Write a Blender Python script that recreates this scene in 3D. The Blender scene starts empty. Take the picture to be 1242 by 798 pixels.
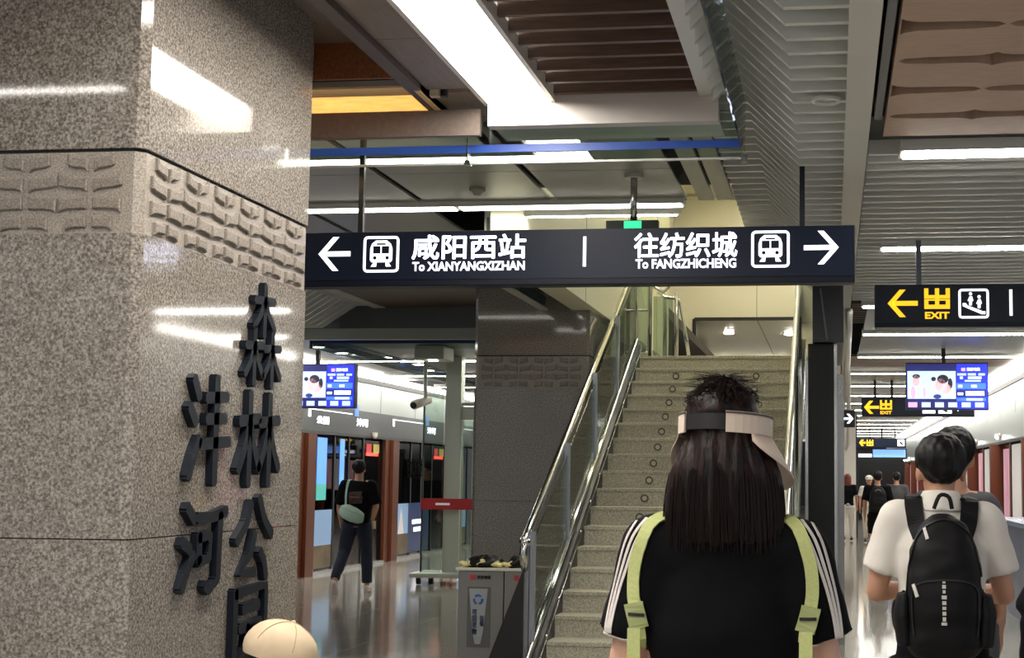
import bpy, bmesh, math, random
from mathutils import Vector, Matrix
from mathutils.bvhtree import BVHTree
random.seed(7)
PI = math.pi
ORD = ['nearest', 'second nearest', 'third nearest', 'fourth nearest', 'fifth nearest', 'sixth nearest', 'seventh nearest', 'eighth nearest', 'ninth nearest', 'tenth nearest', 'eleventh nearest', 'twelfth nearest', 'thirteenth nearest']
S = bpy.context.scene
COL = S.collection

# ------------------------------------------------------------------ camera
cd = bpy.data.cameras.new('camera'); cam = bpy.data.objects.new('camera', cd); COL.objects.link(cam)
cd.sensor_width = 36; cd.lens = 1700 / 1242 * 36; cd.clip_start = .05; cd.clip_end = 300
cd.shift_x = (621 - 783) / 1242; cd.shift_y = (419 - 399) / 1242
M4 = Matrix(((.9913001, .0031181, .13158414, 0), (.13129832, -.09339493, -.98693371, 0), (.00921193, .99562426, -.0929918, 1.5), (0, 0, 0, 1)))
cam.matrix_world = M4
S.camera = cam
# ------------------------------------------------------------------ world, exposure
w = bpy.data.worlds.new('world'); S.world = w; w.use_nodes = True
w.node_tree.nodes['Background'].inputs[0].default_value = (.93, .95, 1, 1)
w.node_tree.nodes['Background'].inputs[1].default_value = .45
S.view_settings.view_transform = 'Standard'; S.view_settings.look = 'None'
S.view_settings.exposure = 0.33; S.view_settings.gamma = 1.0; S.view_settings.use_curve_mapping = False
TUBE = 24.0       # strength of the linear ceiling lamps
TUBE_PLATFORM = 30.0

# ------------------------------------------------------------------ materials
def lin(c):
    return tuple(((v / 12.92) if v <= .04045 else ((v + .055) / 1.055) ** 2.4) for v in c)
def hexc(h): return lin(tuple(int(h[i:i + 2], 16) / 255 for i in (0, 2, 4)))
MC = {}
def mat(name, col='808080', rough=.5, metal=0., spec=.5, emit=0., noise=0., scale=40., stretch=None, bump=0., coat=0., col2=None, sheen=0.):
    if name in MC: return MC[name]
    m = bpy.data.materials.new(name); m.use_nodes = True; nt = m.node_tree; b = nt.nodes['Principled BSDF']
    c = hexc(col)
    b.inputs['Base Color'].default_value = (*c, 1); b.inputs['Roughness'].default_value = rough
    b.inputs['Metallic'].default_value = metal; b.inputs['Specular IOR Level'].default_value = spec
    b.inputs['Coat Weight'].default_value = coat; b.inputs['Coat Roughness'].default_value = .05
    b.inputs['Sheen Weight'].default_value = sheen
    if emit:
        b.inputs['Emission Color'].default_value = (*c, 1); b.inputs['Emission Strength'].default_value = emit
    if noise or bump or col2:
        tc = nt.nodes.new('ShaderNodeTexCoord'); mp = nt.nodes.new('ShaderNodeMapping'); n = nt.nodes.new('ShaderNodeTexNoise')
        geo = nt.nodes.new('ShaderNodeNewGeometry')
        nt.links.new(geo.outputs['Position'], mp.inputs[0])
        if stretch: mp.inputs['Scale'].default_value = stretch
        n.inputs['Scale'].default_value = scale; n.inputs['Detail'].default_value = 3
        nt.links.new(mp.outputs[0], n.inputs['Vector'])
        if noise or col2:
            r = nt.nodes.new('ShaderNodeValToRGB')
            c2 = hexc(col2) if col2 else tuple(max(0, v * (1 - noise)) for v in c)
            c1 = c if col2 else tuple(min(1, v * (1 + noise)) for v in c)
            r.color_ramp.elements[0].position = .36; r.color_ramp.elements[1].position = .64
            r.color_ramp.elements[0].color = (*c2, 1); r.color_ramp.elements[1].color = (*c1, 1)
            nt.links.new(n.outputs['Fac'], r.inputs[0]); nt.links.new(r.outputs[0], b.inputs['Base Color'])
        if bump:
            bp = nt.nodes.new('ShaderNodeBump'); bp.inputs['Strength'].default_value = bump; bp.inputs['Distance'].default_value = .01
            nt.links.new(n.outputs['Fac'], bp.inputs['Height']); nt.links.new(bp.outputs[0], b.inputs['Normal'])
    MC[name] = m; return m
def granite(name, dark, mid, light, rough, scale, spec=.5):
    m = bpy.data.materials.new(name); m.use_nodes = True; nt = m.node_tree; b = nt.nodes['Principled BSDF']
    geo = nt.nodes.new('ShaderNodeNewGeometry')
    n = nt.nodes.new('ShaderNodeTexNoise'); n.inputs['Scale'].default_value = scale; n.inputs['Detail'].default_value = 2.5; n.inputs['Roughness'].default_value = .7
    n2 = nt.nodes.new('ShaderNodeTexNoise'); n2.inputs['Scale'].default_value = 1.1; n2.inputs['Detail'].default_value = 3
    nt.links.new(geo.outputs['Position'], n.inputs['Vector']); nt.links.new(geo.outputs['Position'], n2.inputs['Vector'])
    r = nt.nodes.new('ShaderNodeValToRGB'); e = r.color_ramp.elements
    e[0].position = .33; e[0].color = (*hexc(dark), 1); e[1].position = .68; e[1].color = (*hexc(light), 1)
    k = e.new(.5); k.color = (*hexc(mid), 1)
    nt.links.new(n.outputs['Fac'], r.inputs[0])
    mx = nt.nodes.new('ShaderNodeMix'); mx.data_type = 'RGBA'; mx.blend_type = 'MULTIPLY'; mx.inputs['Factor'].default_value = .5
    r2 = nt.nodes.new('ShaderNodeValToRGB'); r2.color_ramp.elements[0].position = .3; r2.color_ramp.elements[1].position = .7
    r2.color_ramp.elements[0].color = (.62, .58, .53, 1); r2.color_ramp.elements[1].color = (1, 1, 1, 1)
    nt.links.new(n2.outputs['Fac'], r2.inputs[0]); nt.links.new(r.outputs[0], mx.inputs['A']); nt.links.new(r2.outputs[0], mx.inputs['B'])
    nt.links.new(mx.outputs['Result'], b.inputs['Base Color'])
    b.inputs['Roughness'].default_value = rough; b.inputs['Specular IOR Level'].default_value = spec
    return m
def glass(name, tint='e8f2ee', refl=.10, alpha_tint=1.0):
    m = bpy.data.materials.new(name); m.use_nodes = True; nt = m.node_tree; nt.nodes.clear()
    o = nt.nodes.new('ShaderNodeOutputMaterial'); t = nt.nodes.new('ShaderNodeBsdfTransparent'); g = nt.nodes.new('ShaderNodeBsdfGlossy')
    g.inputs['Roughness'].default_value = .02; t.inputs[0].default_value = (*hexc(tint), 1)
    x = nt.nodes.new('ShaderNodeMixShader'); f = nt.nodes.new('ShaderNodeLayerWeight'); f.inputs['Blend'].default_value = .25
    a = nt.nodes.new('ShaderNodeMath'); a.operation = 'MULTIPLY_ADD'; a.inputs[1].default_value = .8; a.inputs[2].default_value = refl
    nt.links.new(f.outputs['Fresnel'], a.inputs[0]); nt.links.new(a.outputs[0], x.inputs[0])
    nt.links.new(t.outputs[0], x.inputs[1]); nt.links.new(g.outputs[0], x.inputs[2]); nt.links.new(x.outputs[0], o.inputs[0])
    return m
GRAN = granite('polished_granite', '544e48', '837c74', 'b0a99f', .06, 105)
GRAN_BAND = granite('honed_granite', '746b62', '948b81', 'b0a89d', .45, 150)
GRAN_ROUGH = granite('bush_hammered_granite', '645b52', '82796f', '9c948a', .6, 200)
GRAN_STEP = granite('grey_stair_granite', '8a8677', 'b2ae9c', 'd6d2c0', .55, 95)
GRAN_FLOOR = granite('polished_floor_stone', '8a857c', 'a09b92', 'b2ada4', .10, 60)
STEEL = mat('brushed_steel', 'b9bab8', .25, 1.0)
CHROME = mat('polished_steel', 'd8d8d4', .12, 1.0)
ALU = mat('satin_aluminium', 'b4b3ab', .4, .35)
SLAT = mat('silver_grey_aluminium', 'd0d0ca', .4, .2)
SLATEDGE = SLAT
BEAMW = mat('off_white_metal', 'c2c1b8', .45, .1)
FASCIA = mat('pale_grey_metal', 'c9c2bb', .4, .1)
PANEL = mat('ceiling_metal_panel', '94948a', .38, .45)
CREAM = mat('cream_panel', 'd9d8bd', .4, 0)
CREAMB = mat('beige_wall_panel', 'c4c0ab', .35, 0)
DARKV = mat('dark_void', '2c2c2b', .8)
BLACKN = mat('blue_black_panel', '0e121b', .35)
BLACK = mat('black_matt', '0b0b0c', .6)
WOODB = mat('brown_wood_print', '5a4436', .5, noise=.15, scale=6, stretch=(1, 12, 12))
WOODG = mat('grey_brown_board', '6f6259', .5, noise=.08, scale=5, stretch=(8, 1, 8))
WOODR = mat('red_brown_wood', '84502f', .45, noise=.2, scale=5, stretch=(12, 1.5, 12))
WOODY = mat('light_oak', 'd3b07c', .45, noise=.10, scale=7, stretch=(1.5, 10, 10))
WOODT = mat('pale_walnut_panel', 'a88b76', .5, noise=.07, scale=6, stretch=(2, 12, 1))
LAMP = mat('lamp_diffuser', 'fffaf2', .5, emit=TUBE)
LAMPP = mat('platform_lamp_diffuser', 'fffdf4', .5, emit=TUBE_PLATFORM)
LAMPD = mat('dimmer_lamp_diffuser', 'fffaf0', .5, emit=9)
LAMPW = mat('warm_led_strip', 'ffd7a0', .5, emit=30)
NAVY = mat('sign_navy', '0e1729', .4, spec=.2)
NAVYE = mat('sign_navy_case', '0a101d', .45, spec=.2)
SIGNW = mat('backlit_white', 'eef0fa', .5, emit=1.1)
SIGNY = mat('backlit_yellow', 'f5b81c', .5, emit=1.0)
SIGNG = mat('backlit_green', '2fe08a', .5, emit=1.2)
BLUE = mat('blue_stripe_film', '1a4aa6', .4)
GL = glass('clear_glass', 'e9f3ef', .05)
GLG = glass('greenish_glass', 'dbe4de', .06)
GLD = glass('dark_door_glass', '5d666b', .10)
COPPER = mat('copper_door_frame', '6e3a22', .35, .4)
HEADER = mat('door_header_grey', '4f5254', .4, .2)
HEADL = mat('door_header_silver', '9aa19e', .3, .5)

# ------------------------------------------------------------------ mesh helpers (all in world coordinates)
WL = {}    # world location of each object made here
def box(bm, x0, x1, y0, y1, z0, z1, bev=0):
    r = bmesh.ops.create_cube(bm, size=1)
    for v in r['verts']:
        v.co = Vector(((x0 + x1) / 2 + v.co.x * (x1 - x0), (y0 + y1) / 2 + v.co.y * (y1 - y0), (z0 + z1) / 2 + v.co.z * (z1 - z0)))
    if bev:
        es = list({e for v in r['verts'] for e in v.link_edges})
        bmesh.ops.bevel(bm, geom=es, offset=bev, segments=2, affect='EDGES', profile=.6)
    return bm
def B(*a, **k): return box(bmesh.new(), *a, **k)
def prism(bm, pts, ext):
    """pts: list of Vector in a plane, ext: extrusion vector"""
    a = [bm.verts.new(Vector(p)) for p in pts]; b = [bm.verts.new(Vector(p) + Vector(ext)) for p in pts]
    n = len(a); bm.faces.new(a); bm.faces.new(b[::-1])
    for i in range(n): bm.faces.new((a[i], b[i], b[(i + 1) % n], a[(i + 1) % n]))
    bmesh.ops.recalc_face_normals(bm, faces=bm.faces)
    return bm
def tube(bm, pts, rad, seg=10, cap=True):
    pts = [Vector(p) for p in pts]; n = len(pts)
    rad = rad if hasattr(rad, '__len__') else [rad] * n
    rings = []; up = None
    for i, p in enumerate(pts):
        t = (pts[min(i + 1, n - 1)] - pts[max(i - 1, 0)]).normalized()
        if up is None:
            up = t.orthogonal().normalized()
        up = (up - t * up.dot(t)).normalized(); s = t.cross(up)
        r = rad[i]; rx, ry = (r if hasattr(r, '__len__') else (r, r))
        rings.append([bm.verts.new(p + up * math.cos(2 * PI * k / seg) * rx + s * math.sin(2 * PI * k / seg) * ry) for k in range(seg)])
    for a, b in zip(rings, rings[1:]):
        for k in range(seg): bm.faces.new((a[k], a[(k + 1) % seg], b[(k + 1) % seg], b[k]))
    if cap: bm.faces.new(rings[0][::-1]); bm.faces.new(rings[-1])
    return bm
def loft(bm, rings, seg=20, sup=2.0):
    """rings: (cx,cy,z,rx,ry) horizontal superellipses, bottom to top"""
    R = []
    for cx, cy, z, rx, ry in rings:
        row = []
        for k in range(seg):
            a = 2 * PI * k / seg; c, s = math.cos(a), math.sin(a)
            row.append(bm.verts.new((cx + rx * math.copysign(abs(c) ** (2 / sup), c), cy + ry * math.copysign(abs(s) ** (2 / sup), s), z)))
        R.append(row)
    for a, b in zip(R, R[1:]):
        for k in range(seg): bm.faces.new((a[k], a[(k + 1) % seg], b[(k + 1) % seg], b[k]))
    bm.faces.new(R[0][::-1]); bm.faces.new(R[-1])
    return bm
def ball(bm, c, rx, ry=None, rz=None, seg=16, rot=None):
    ry = ry or rx; rz = rz or rx
    r = bmesh.ops.create_uvsphere(bm, u_segments=seg, v_segments=max(6, seg // 2 + 2), radius=1)
    for v in r['verts']:
        p = Vector((v.co.x * rx, v.co.y * ry, v.co.z * rz))
        if rot: p = rot @ p
        v.co = p + Vector(c)
    return bm
def disc(bm, c, r, h, axis='Z', seg=24, r2=None):
    mt = {'Z': Matrix.Identity(4), 'Y': Matrix.Rotation(PI / 2, 4, 'X'), 'X': Matrix.Rotation(PI / 2, 4, 'Y')}[axis]
    bmesh.ops.create_cone(bm, cap_ends=True, segments=seg, radius1=r, radius2=r if r2 is None else r2, depth=h, matrix=Matrix.Translation(Vector(c)) @ mt)
    return bm
def tomesh(name, bm):
    me = bpy.data.meshes.new(name); bm.normal_update(); bm.to_mesh(me); bm.free(); return me
def put(name, data, m=None, parent=None, smooth=False, label=None, cat=None, group=None, kind=None, origin=None):
    """data in world coordinates -> one object; a child keeps its geometry relative to its parent"""
    me = data if isinstance(data, bpy.types.Mesh) else tomesh(name, data)
    me.name = name
    o = bpy.data.objects.new(name, me)
    if parent is not None:
        o.parent = parent; L = WL[parent.name]
        me.transform(Matrix.Translation(-L)); WL[o.name] = L.copy()
    else:
        if origin is None:
            xs = [v.co for v in me.vertices]
            origin = Vector(((min(v.x for v in xs) + max(v.x for v in xs)) / 2, (min(v.y for v in xs) + max(v.y for v in xs)) / 2, min(v.z for v in xs)))
        me.transform(Matrix.Translation(-Vector(origin))); o.location = origin; WL[o.name] = Vector(origin)
    COL.objects.link(o)
    if m and not me.materials: me.materials.append(m)
    if smooth:
        for p in me.polygons: p.use_smooth = True
    tag(o, label, cat, group, kind); return o
def tag(o, label=None, cat=None, group=None, kind=None):
    if label: o['label'] = label
    if cat: o['category'] = cat
    if group: o['group'] = group
    if kind: o['kind'] = kind
def thing(name, loc, label=None, cat=None, group=None, kind=None):
    o = bpy.data.objects.new(name, None); COL.objects.link(o); o.location = loc; o.empty_display_size = .1
    WL[o.name] = Vector(loc); tag(o, label, cat, group, kind); return o
def inst(name, me, parent, loc):
    """copy of a mesh built around the origin, at world place loc"""
    o = bpy.data.objects.new(name, me); o.parent = parent; o.location = Vector(loc) - WL[parent.name]; WL[o.name] = Vector(loc)
    COL.objects.link(o); return o
def copy_tree(src, loc, rz=None, **k):
    def rec(s, par):
        c = s.copy(); COL.objects.link(c)
        if par: c.parent = par
        WL[c.name] = WL[s.name].copy()
        for ch in list(s.children): rec(ch, c)
        return c
    r = rec(src, None); r.location = loc
    if rz is not None: r.rotation_euler.z = rz
    tag(r, **k); return r
def textmesh(s, w, h, depth=.002, bold=.02, face='Y-'):
    """text fitted to w x h, centred on the origin, lying on the given face"""
    cu = bpy.data.curves.new('t', 'FONT'); cu.body = s; cu.size = 1; cjk = any(ord(c) > 0x2e00 for c in s); cu.offset = 0 if cjk else bold; cu.extrude = .01; cu.resolution_u = 3
    ob = bpy.data.objects.new('t', cu); COL.objects.link(ob)
    dg = bpy.context.evaluated_depsgraph_get(); me = bpy.data.meshes.new_from_object(ob.evaluated_get(dg))
    bpy.data.objects.remove(ob)
    xs = [v.co.x for v in me.vertices]; ys = [v.co.y for v in me.vertices]
    x0, x1, y0, y1 = min(xs), max(xs), min(ys), max(ys)
    for v in me.vertices:
        x = (v.co.x - (x0 + x1) / 2) / (x1 - x0) * w; y = (v.co.y - (y0 + y1) / 2) / (y1 - y0) * h; d = depth if v.co.z > 0 else 0
        v.co = {'Y-': (x, -d, y), 'X+': (d, x, y), 'X-': (-d, -x, y)}[face]
    me.materials.clear()
    if cjk and bold > 0:
        b = bmesh.new(); k = bold * w / max(1, len(max(s.split('\n'), key=len)))
        for q in range(8):
            m2 = me.copy(); a, c = k * math.cos(q * PI / 4), k * math.sin(q * PI / 4)
            m2.transform(Matrix.Translation((a, 0, c) if face == 'Y-' else (0, a, c))); b.from_mesh(m2); bpy.data.meshes.remove(m2)
        b.to_mesh(me); b.free()
    return me
def text(name, s, cx, y, cz, w, h, m, parent=None, depth=.003, bold=.02, face='Y-', **k):
    me = textmesh(s, w, h, depth, bold, face); me.transform(Matrix.Translation((cx, y, cz)))
    return put(name, me, m, parent, **k)
def ring_rr(bm, cx, cz, w, h, t, y, d, r=.02, seg=5):
    """rounded rectangular outline in the XZ plane, on the camera side of y"""
    def rr(w, h, r):
        p = []
        for sx, sz, a0 in ((1, 1, 0), (-1, 1, PI / 2), (-1, -1, PI), (1, -1, 3 * PI / 2)):
            for k in range(seg + 1):
                a = a0 + PI / 2 * k / seg; p.append((cx + sx * (w / 2 - r) + r * math.cos(a), cz + sz * (h / 2 - r) + r * math.sin(a)))
        return p
    o, i = rr(w, h, r), rr(w - 2 * t, h - 2 * t, max(r - t, .002)); n = len(o)
    vo = [[bm.verts.new((x, yy, z)) for x, z in q] for q in (o, i) for yy in (y, y - d)]
    for k in range(n):
        j = (k + 1) % n
        bm.faces.new((vo[1][k], vo[1][j], vo[3][j], vo[3][k])); bm.faces.new((vo[0][k], vo[0][j], vo[1][j], vo[1][k])); bm.faces.new((vo[2][k], vo[3][k], vo[3][j], vo[2][j]))
    bmesh.ops.recalc_face_normals(bm, faces=bm.faces); return bm
def remesh(bm, voxel, smooth=4):
    me = tomesh('r', bm); ob = bpy.data.objects.new('r', me); COL.objects.link(ob)
    md = ob.modifiers.new('r', 'REMESH'); md.mode = 'VOXEL'; md.voxel_size = voxel; md.use_smooth_shade = True
    if smooth:
        s = ob.modifiers.new('s', 'SMOOTH'); s.iterations = smooth; s.factor = .5
    dg = bpy.context.evaluated_depsgraph_get(); r = bpy.data.meshes.new_from_object(ob.evaluated_get(dg))
    bpy.data.objects.remove(ob); bpy.data.meshes.remove(me); return r

# ================================================================== THE SETTING
XL, XR = -7.63, 2.8
ZL, ZH = 3.15, 3.40           # low slatted ceiling, high ceiling beside the stairwell
floor = put('floor', B(XL - .3, XR + .3, -6, 75, -.12, -.012), mat('floor_joint', '6b675f', .5), kind='structure')
TS = .9
tm = tomesh('floor_tile', B(-TS / 2 + .002, TS / 2 - .002, -TS / 2 + .002, TS / 2 - .002, -.012, 0)); tm.materials.append(GRAN_FLOOR)
spots = []
rest = bmesh.new()
for j in range(-6, 76):
    for i in range(12):
        x = XL + .2 + TS * (i + .5) - .3; y = TS * (j + .5)
        if x + TS / 2 > XR + .3: continue
        near = 8 < y < 34 and (x < -1.9 or x > -.5)
        if near and len(spots) < 290: spots.append((x, y))
        else: box(rest, x - TS / 2 + .002, x + TS / 2 - .002, y - TS / 2 + .002, y + TS / 2 - .002, -.012, 0)
for x, y in spots: inst('floor_tile', tm, floor, (x, y, 0))
put('floor_tiles_beyond', rest, GRAN_FLOOR, floor, kind='stuff')

# ---- ceiling: a dark slab above, with its boards, panels and slats as children
cb = bmesh.new()
box(cb, XL - .3, -2.3, -6, 75, 3.75, 3.9); box(cb, 0, XR + .3, -6, 75, 3.75, 3.9); box(cb, -2.3, 0, -6, 9.6, 3.75, 3.9); box(cb, -2.3, 0, 34, 75, 3.75, 3.9)
ceil = put('ceiling', cb, DARKV, kind='structure')
# near zone, left to right
put('ceiling_board', B(-4.6, -2.50, -6, 6.35, ZH, ZH + .03), WOODG, ceil)
cf = bmesh.new()      # wood-lined trough
box(cf, -2.52, -2.49, -6, 6.4, ZH, ZH + .2); put('trough_side', cf, WOODR, ceil)
put('trough_side', B(-2.06, -2.03, -6, 6.4, ZH, ZH + .2), WOODG, ceil)
put('trough_end', B(-2.5, -2.05, 6.38, 6.41, ZH, ZH + .2), WOODR, ceil)
put('trough_back', B(-2.5, -2.05, -6, 6.4, ZH + .18, ZH + .2), WOODG, ceil)
put('board_edge', B(-2.06, -1.99, -6, 7.2, ZH - .03, ZH + .02), mat('dark_brown_edge', '4a3d37', .5), ceil)
for y0, y1 in ((-6, 1.4), (1.405, 5.795), (5.8, 6.6)):
    put('ceiling_board', B(-1.985, -1.755, y0, y1, ZH, ZH + .03), WOODG, ceil)
put('ceiling_board', B(-1.985, -1.755, 6.66, 7.9, ZH, ZH + .03), WOODG, ceil)
# big light strip over the platform
for x0, x1 in ((-1.755, -1.73), (-1.405, -1.38)):
    put('lamp_edge', B(x0, x1, -6, 6.86, ZH - .02, ZH + .05), FASCIA, ceil)
t = thing('ceiling_light_strip', (-1.567, 0, ZH), 'very wide glowing light strip beside the brown slats, running overhead', 'ceiling light')
put('diffuser', B(-1.73, -1.405, -6, 6.86, ZH + .005, ZH + .02), LAMP, t)
# brown slats
sm = tomesh('brown_slat', B(-.365, .365, -.016, .016, 0, .13)); sm.materials.append(WOODB)
y = 6.78
while y > -1:
    inst('brown_slat', sm, ceil, (-1.015, y, ZH + .01)); y -= .2
put('ceiling_beam', B(-.65, -.555, -6, 6.86, ZH - .01, ZH + .12), BEAMW, ceil)
put('fascia', B(-1.73, -.555, 6.82, 6.9, 3.265, 3.42), FASCIA, ceil)
put('fascia_underside', B(-1.73, -.555, 6.9, 7.25, 3.29, 3.30), ALU, ceil)
# left fascia, with the warm lit wood behind its slot
put('fascia', B(-4.6, -1.78, 6.86, 6.90, 3.23, 3.365), WOODG, ceil)
put('slot_edge', B(-4.6, -2.05, 6.40, 6.50, ZH - .005, ZH + .03), BLACK, ceil)
put('lit_wood_board', B(-4.6, -1.99, 7.15, 7.18, 3.30, 3.62), WOODY, ceil)
put('slot_top', B(-4.6, -1.99, 6.5, 7.2, 3.60, 3.62), WOODY, ceil)
put('slot_end', B(-2.02, -1.99, 6.5, 7.2, 3.365, 3.62), WOODY, ceil)
t = thing('cove_light', (-3.2, 6.95, 3.38), 'warm cove light hidden in the slot above the brown fascia', 'cove light')
put('led_strip', B(-4.5, -2.05, 6.94, 6.98, 3.375, 3.385), LAMPW, t)

# silver slats: bent fins, each one a part
def fin(path, th=.034, ht=.075):
    bm = bmesh.new(); n = len(path)
    rows = []
    for x, z in path: rows.append([bm.verts.new((x, yy, zz)) for yy, zz in ((-th / 2, z), (th / 2, z), (th / 2, z + ht), (-th / 2, z + ht))])
    for a, b in zip(rows, rows[1:]):
        for k in range(4): bm.faces.new((a[k], b[k], b[(k + 1) % 4], a[(k + 1) % 4]))
    bm.faces.new(rows[0]); bm.faces.new(rows[-1][::-1]); bmesh.ops.recalc_face_normals(bm, faces=bm.faces)
    me = tomesh('silver_slat', bm); me.materials.append(SLAT); return me
f_near = fin([(-.55, ZH - .14), (-.42, ZH), (-.165, ZL), (.065, ZL)])
f_far = fin([(-.655, ZH), (-.42, ZH), (-.165, ZL), (.065, ZL)])
f_right = fin([(.19, ZL), (XR - .25, ZL)])
y = 1.6
while y < 12.4:
    inst('silver_slat', f_near if y < 6.6 else f_far, ceil, (0, y, 0)); y += .18
y = 7.15
while y < 13.2:
    if abs(y - 9.93) > .06: inst('silver_slat', f_right, ceil, (0, y, 0))
    y += .18
put('ceiling_back', B(-.66, .07, 1, 12.5, 3.52, 3.55), mat('slat_backing', '4e504f', .6), ceil)
put('ceiling_back', B(.18, XR, 6.8, 13.3, 3.26, 3.28), MC['slat_backing'], ceil)
put('ceiling_beam', B(.065, .18, -6, 40, ZL - .02, ZL + .25), BEAMW, ceil)
t = thing('recessed_downlight', (-.02, 6.05, ZL - .005), 'round recessed downlight ring set into the near silver slats', 'downlight')
bm = bmesh.new(); tube(bm, [(-.02 + .055 * math.cos(a * PI / 12), 6.05 + .055 * math.sin(a * PI / 12), ZL - .005) for a in range(25)], .012, 6, cap=False)
put('rim', bm, BEAMW, t, smooth=True); put('lens', disc(bmesh.new(), (-.02, 6.05, ZL), .045, .01), mat('lamp_off_lens', '8d8c86', .2), t)
# boards beside the stair opening, beyond the glass barrier
for x0, x1 in ((-.905, -.80), (-.775, -.665)):
    put('ceiling_board', B(x0, x1, 7.0, 9.5, ZH, ZH + .03), ALU, ceil)
put('ceiling_back', B(-2.9, -.65, 7, 9.6, 3.53, 3.55), DARKV, ceil)
xs = [-6.58, -5.64, -4.70, -3.77, -2.84, -1.90, -.96]
for a, b in zip(xs, xs[1:]):
    for y0, y1 in ((7.25, 8.48), (8.49, 9.50), (9.60, 11.0), (11.01, 12.6)):
        if y0 > 9.55 and b > -2.5: continue
        if a < -4.8 and y0 < 7.3: continue
        put('ceiling_panel', B(a + .025, b - .025, y0, y1, ZH, ZH + .02), PANEL, ceil)
put('ceiling_board', B(-5.05, -2.4, 12.7, 15.35, ZH, ZH + .03), WOODB, ceil)
put('ceiling_beam', B(-5.2, -5.06, 9.5, 15.4, ZH - .01, ZH + .1), BEAMW, ceil)
f_left = fin([(-7.0, ZL), (-5.75, ZL), (-5.35, ZH), (-5.2, ZH)])
y = 12.9
while y < 15.4:
    inst('silver_slat', f_left, ceil, (0, y, 0)); y += .18
put('bulkhead', B(-5.6, -2.4, 15.4, 15.46, 3.16, 3.45), mat('grey_green_bulkhead', '565a56', .4, .3), ceil)
put('bulkhead', B(-6.6, -2.4, 15.38, 15.5, 3.03, 3.155), mat('mid_grey_metal', '8b8c86', .4, .4), ceil)
put('ceiling_panel', B(XL, -2.4, 15.5, 24, ZL, ZL + .03), mat('grey_ceiling_sheet', '70726e', .45, .3), ceil)
put('ceiling_panel', B(-7.0, -2.4, 24, 27.5, ZL, ZL + .03), WOODB, ceil)
put('ceiling_panel', B(XL, -2.4, 27.5, 75, ZL, ZL + .03), MC['grey_ceiling_sheet'], ceil)
put('ceiling_panel', B(.35, XR, 13.3, 19.2, ZL, ZL + .03), MC['grey_ceiling_sheet'], ceil)
put('ceiling_panel', B(.18, XR, 19.2, 21, ZL, ZL + .03), WOODB, ceil)
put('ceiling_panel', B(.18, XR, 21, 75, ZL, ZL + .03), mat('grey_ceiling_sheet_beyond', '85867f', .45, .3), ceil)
wm = tomesh('brown_slat', B(.19, .34, -.02, .02, 0, .1)); wm.materials.append(WOODB)
for k in range(9): inst('brown_slat', wm, ceil, (0, 13.4 + k * .2, ZL))
# carved wood panel, top right: plate with petal-shaped slots
def slot(cx, cy, L=.375, wd=.056, half=0):
    up = [(-L, 0), (-L * .93, wd * .55), (-L * .7, wd * .8), (-L * .3, wd * .85), (-.06, wd * .9), (-.02, wd * 1.25), (0, wd * 1.6), (.02, wd * 1.25), (.06, wd * .9), (L * .3, wd * .85), (L * .7, wd * .8), (L * .93, wd * .55), (L, 0)]
    lo = [(x, -z) for x, z in up[::-1]][1:-1]
    P = up + lo
    if half: P = [(x, z) for x, z in P if x >= 0]
    return [(cx + x, cy + z) for x, z in P]
cu = bpy.data.curves.new('carved', 'CURVE'); cu.dimensions = '2D'; cu.fill_mode = 'BOTH'; cu.extrude = .03
def spl(P):
    s = cu.splines.new('POLY'); s.points.add(len(P) - 1); s.use_cyclic_u = True
    for q, p in zip(s.points, P): q.co = (p[0], p[1], 0, 1)
spl([(.25, 1.2), (2.5, 1.2), (2.5, 6.76), (.25, 6.76)])
for r, yy in enumerate([6.38 - .43 * k for k in range(11)]):
    if r % 2 == 0:
        for k in range(3): spl(slot(.64 + .77 * k, yy))
    else:
        for k in range(2): spl(slot(1.02 + .77 * k, yy))
        spl(slot(.256, yy, half=1))
ob = bpy.data.objects.new('c', cu); COL.objects.link(ob)
me = bpy.data.meshes.new_from_object(ob.evaluated_get(bpy.context.evaluated_depsgraph_get())); bpy.data.objects.remove(ob)
me.transform(Matrix.Translation((0, 0, ZL + .03))); me.materials.clear()
put('carved_wood_panel', me, WOODT, ceil)
put('ceiling_back', B(.18, 2.5, 1.2, 6.76, 3.30, 3.32), mat('dark_wood_back', '1d1412', .7), ceil)
put('duct_side', B(.20, .235, -2, 6.5, ZL + .02, ZL + .2), BLACKN, ceil)  # blue-black strip stands in for the unlit void beside the carved panel

# ---- lamps across the platform
def tube_lamp(x0, x1, y, z, label, wd=.05, m=LAMP, group=None, drop=.03, name='linear_ceiling_light'):
    t = thing(name, ((x0 + x1) / 2, y, z), label, 'ceiling light', group)
    put('housing', B(x0 - .02, x1 + .02, y - wd / 2 - .014, y + wd / 2 + .014, z - drop - .006, z + .02), BEAMW, t)
    put('diffuser', B(x0, x1, y - wd / 2, y + wd / 2, z - drop - .012, z - drop + .012), m, t)
    return t
tube_lamp(-3.5, -1.42, 8.0, ZH, 'long lamp across the ceiling just under the blue striped glass barrier', .17, m=LAMPD)
tube_lamp(-5.6, -3.42, 2.7, ZH, 'lamp in front of the near pillar, mirrored in its polished front face', .06)
tube_lamp(-4.2, -2.62, 9.47, ZH, 'long lamp along the metal ceiling panels, left part above the hanging sign', .12, m=LAMPD)
tube_lamp(-2.58, -1.02, 9.47, ZH, 'long lamp along the metal ceiling panels, right part nearer the stairwell', .12, m=LAMPD)
tube_lamp(-2.15, -1.08, 9.72, ZH - .02, 'thin lamp on the front edge of the stairwell opening', .03)
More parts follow.
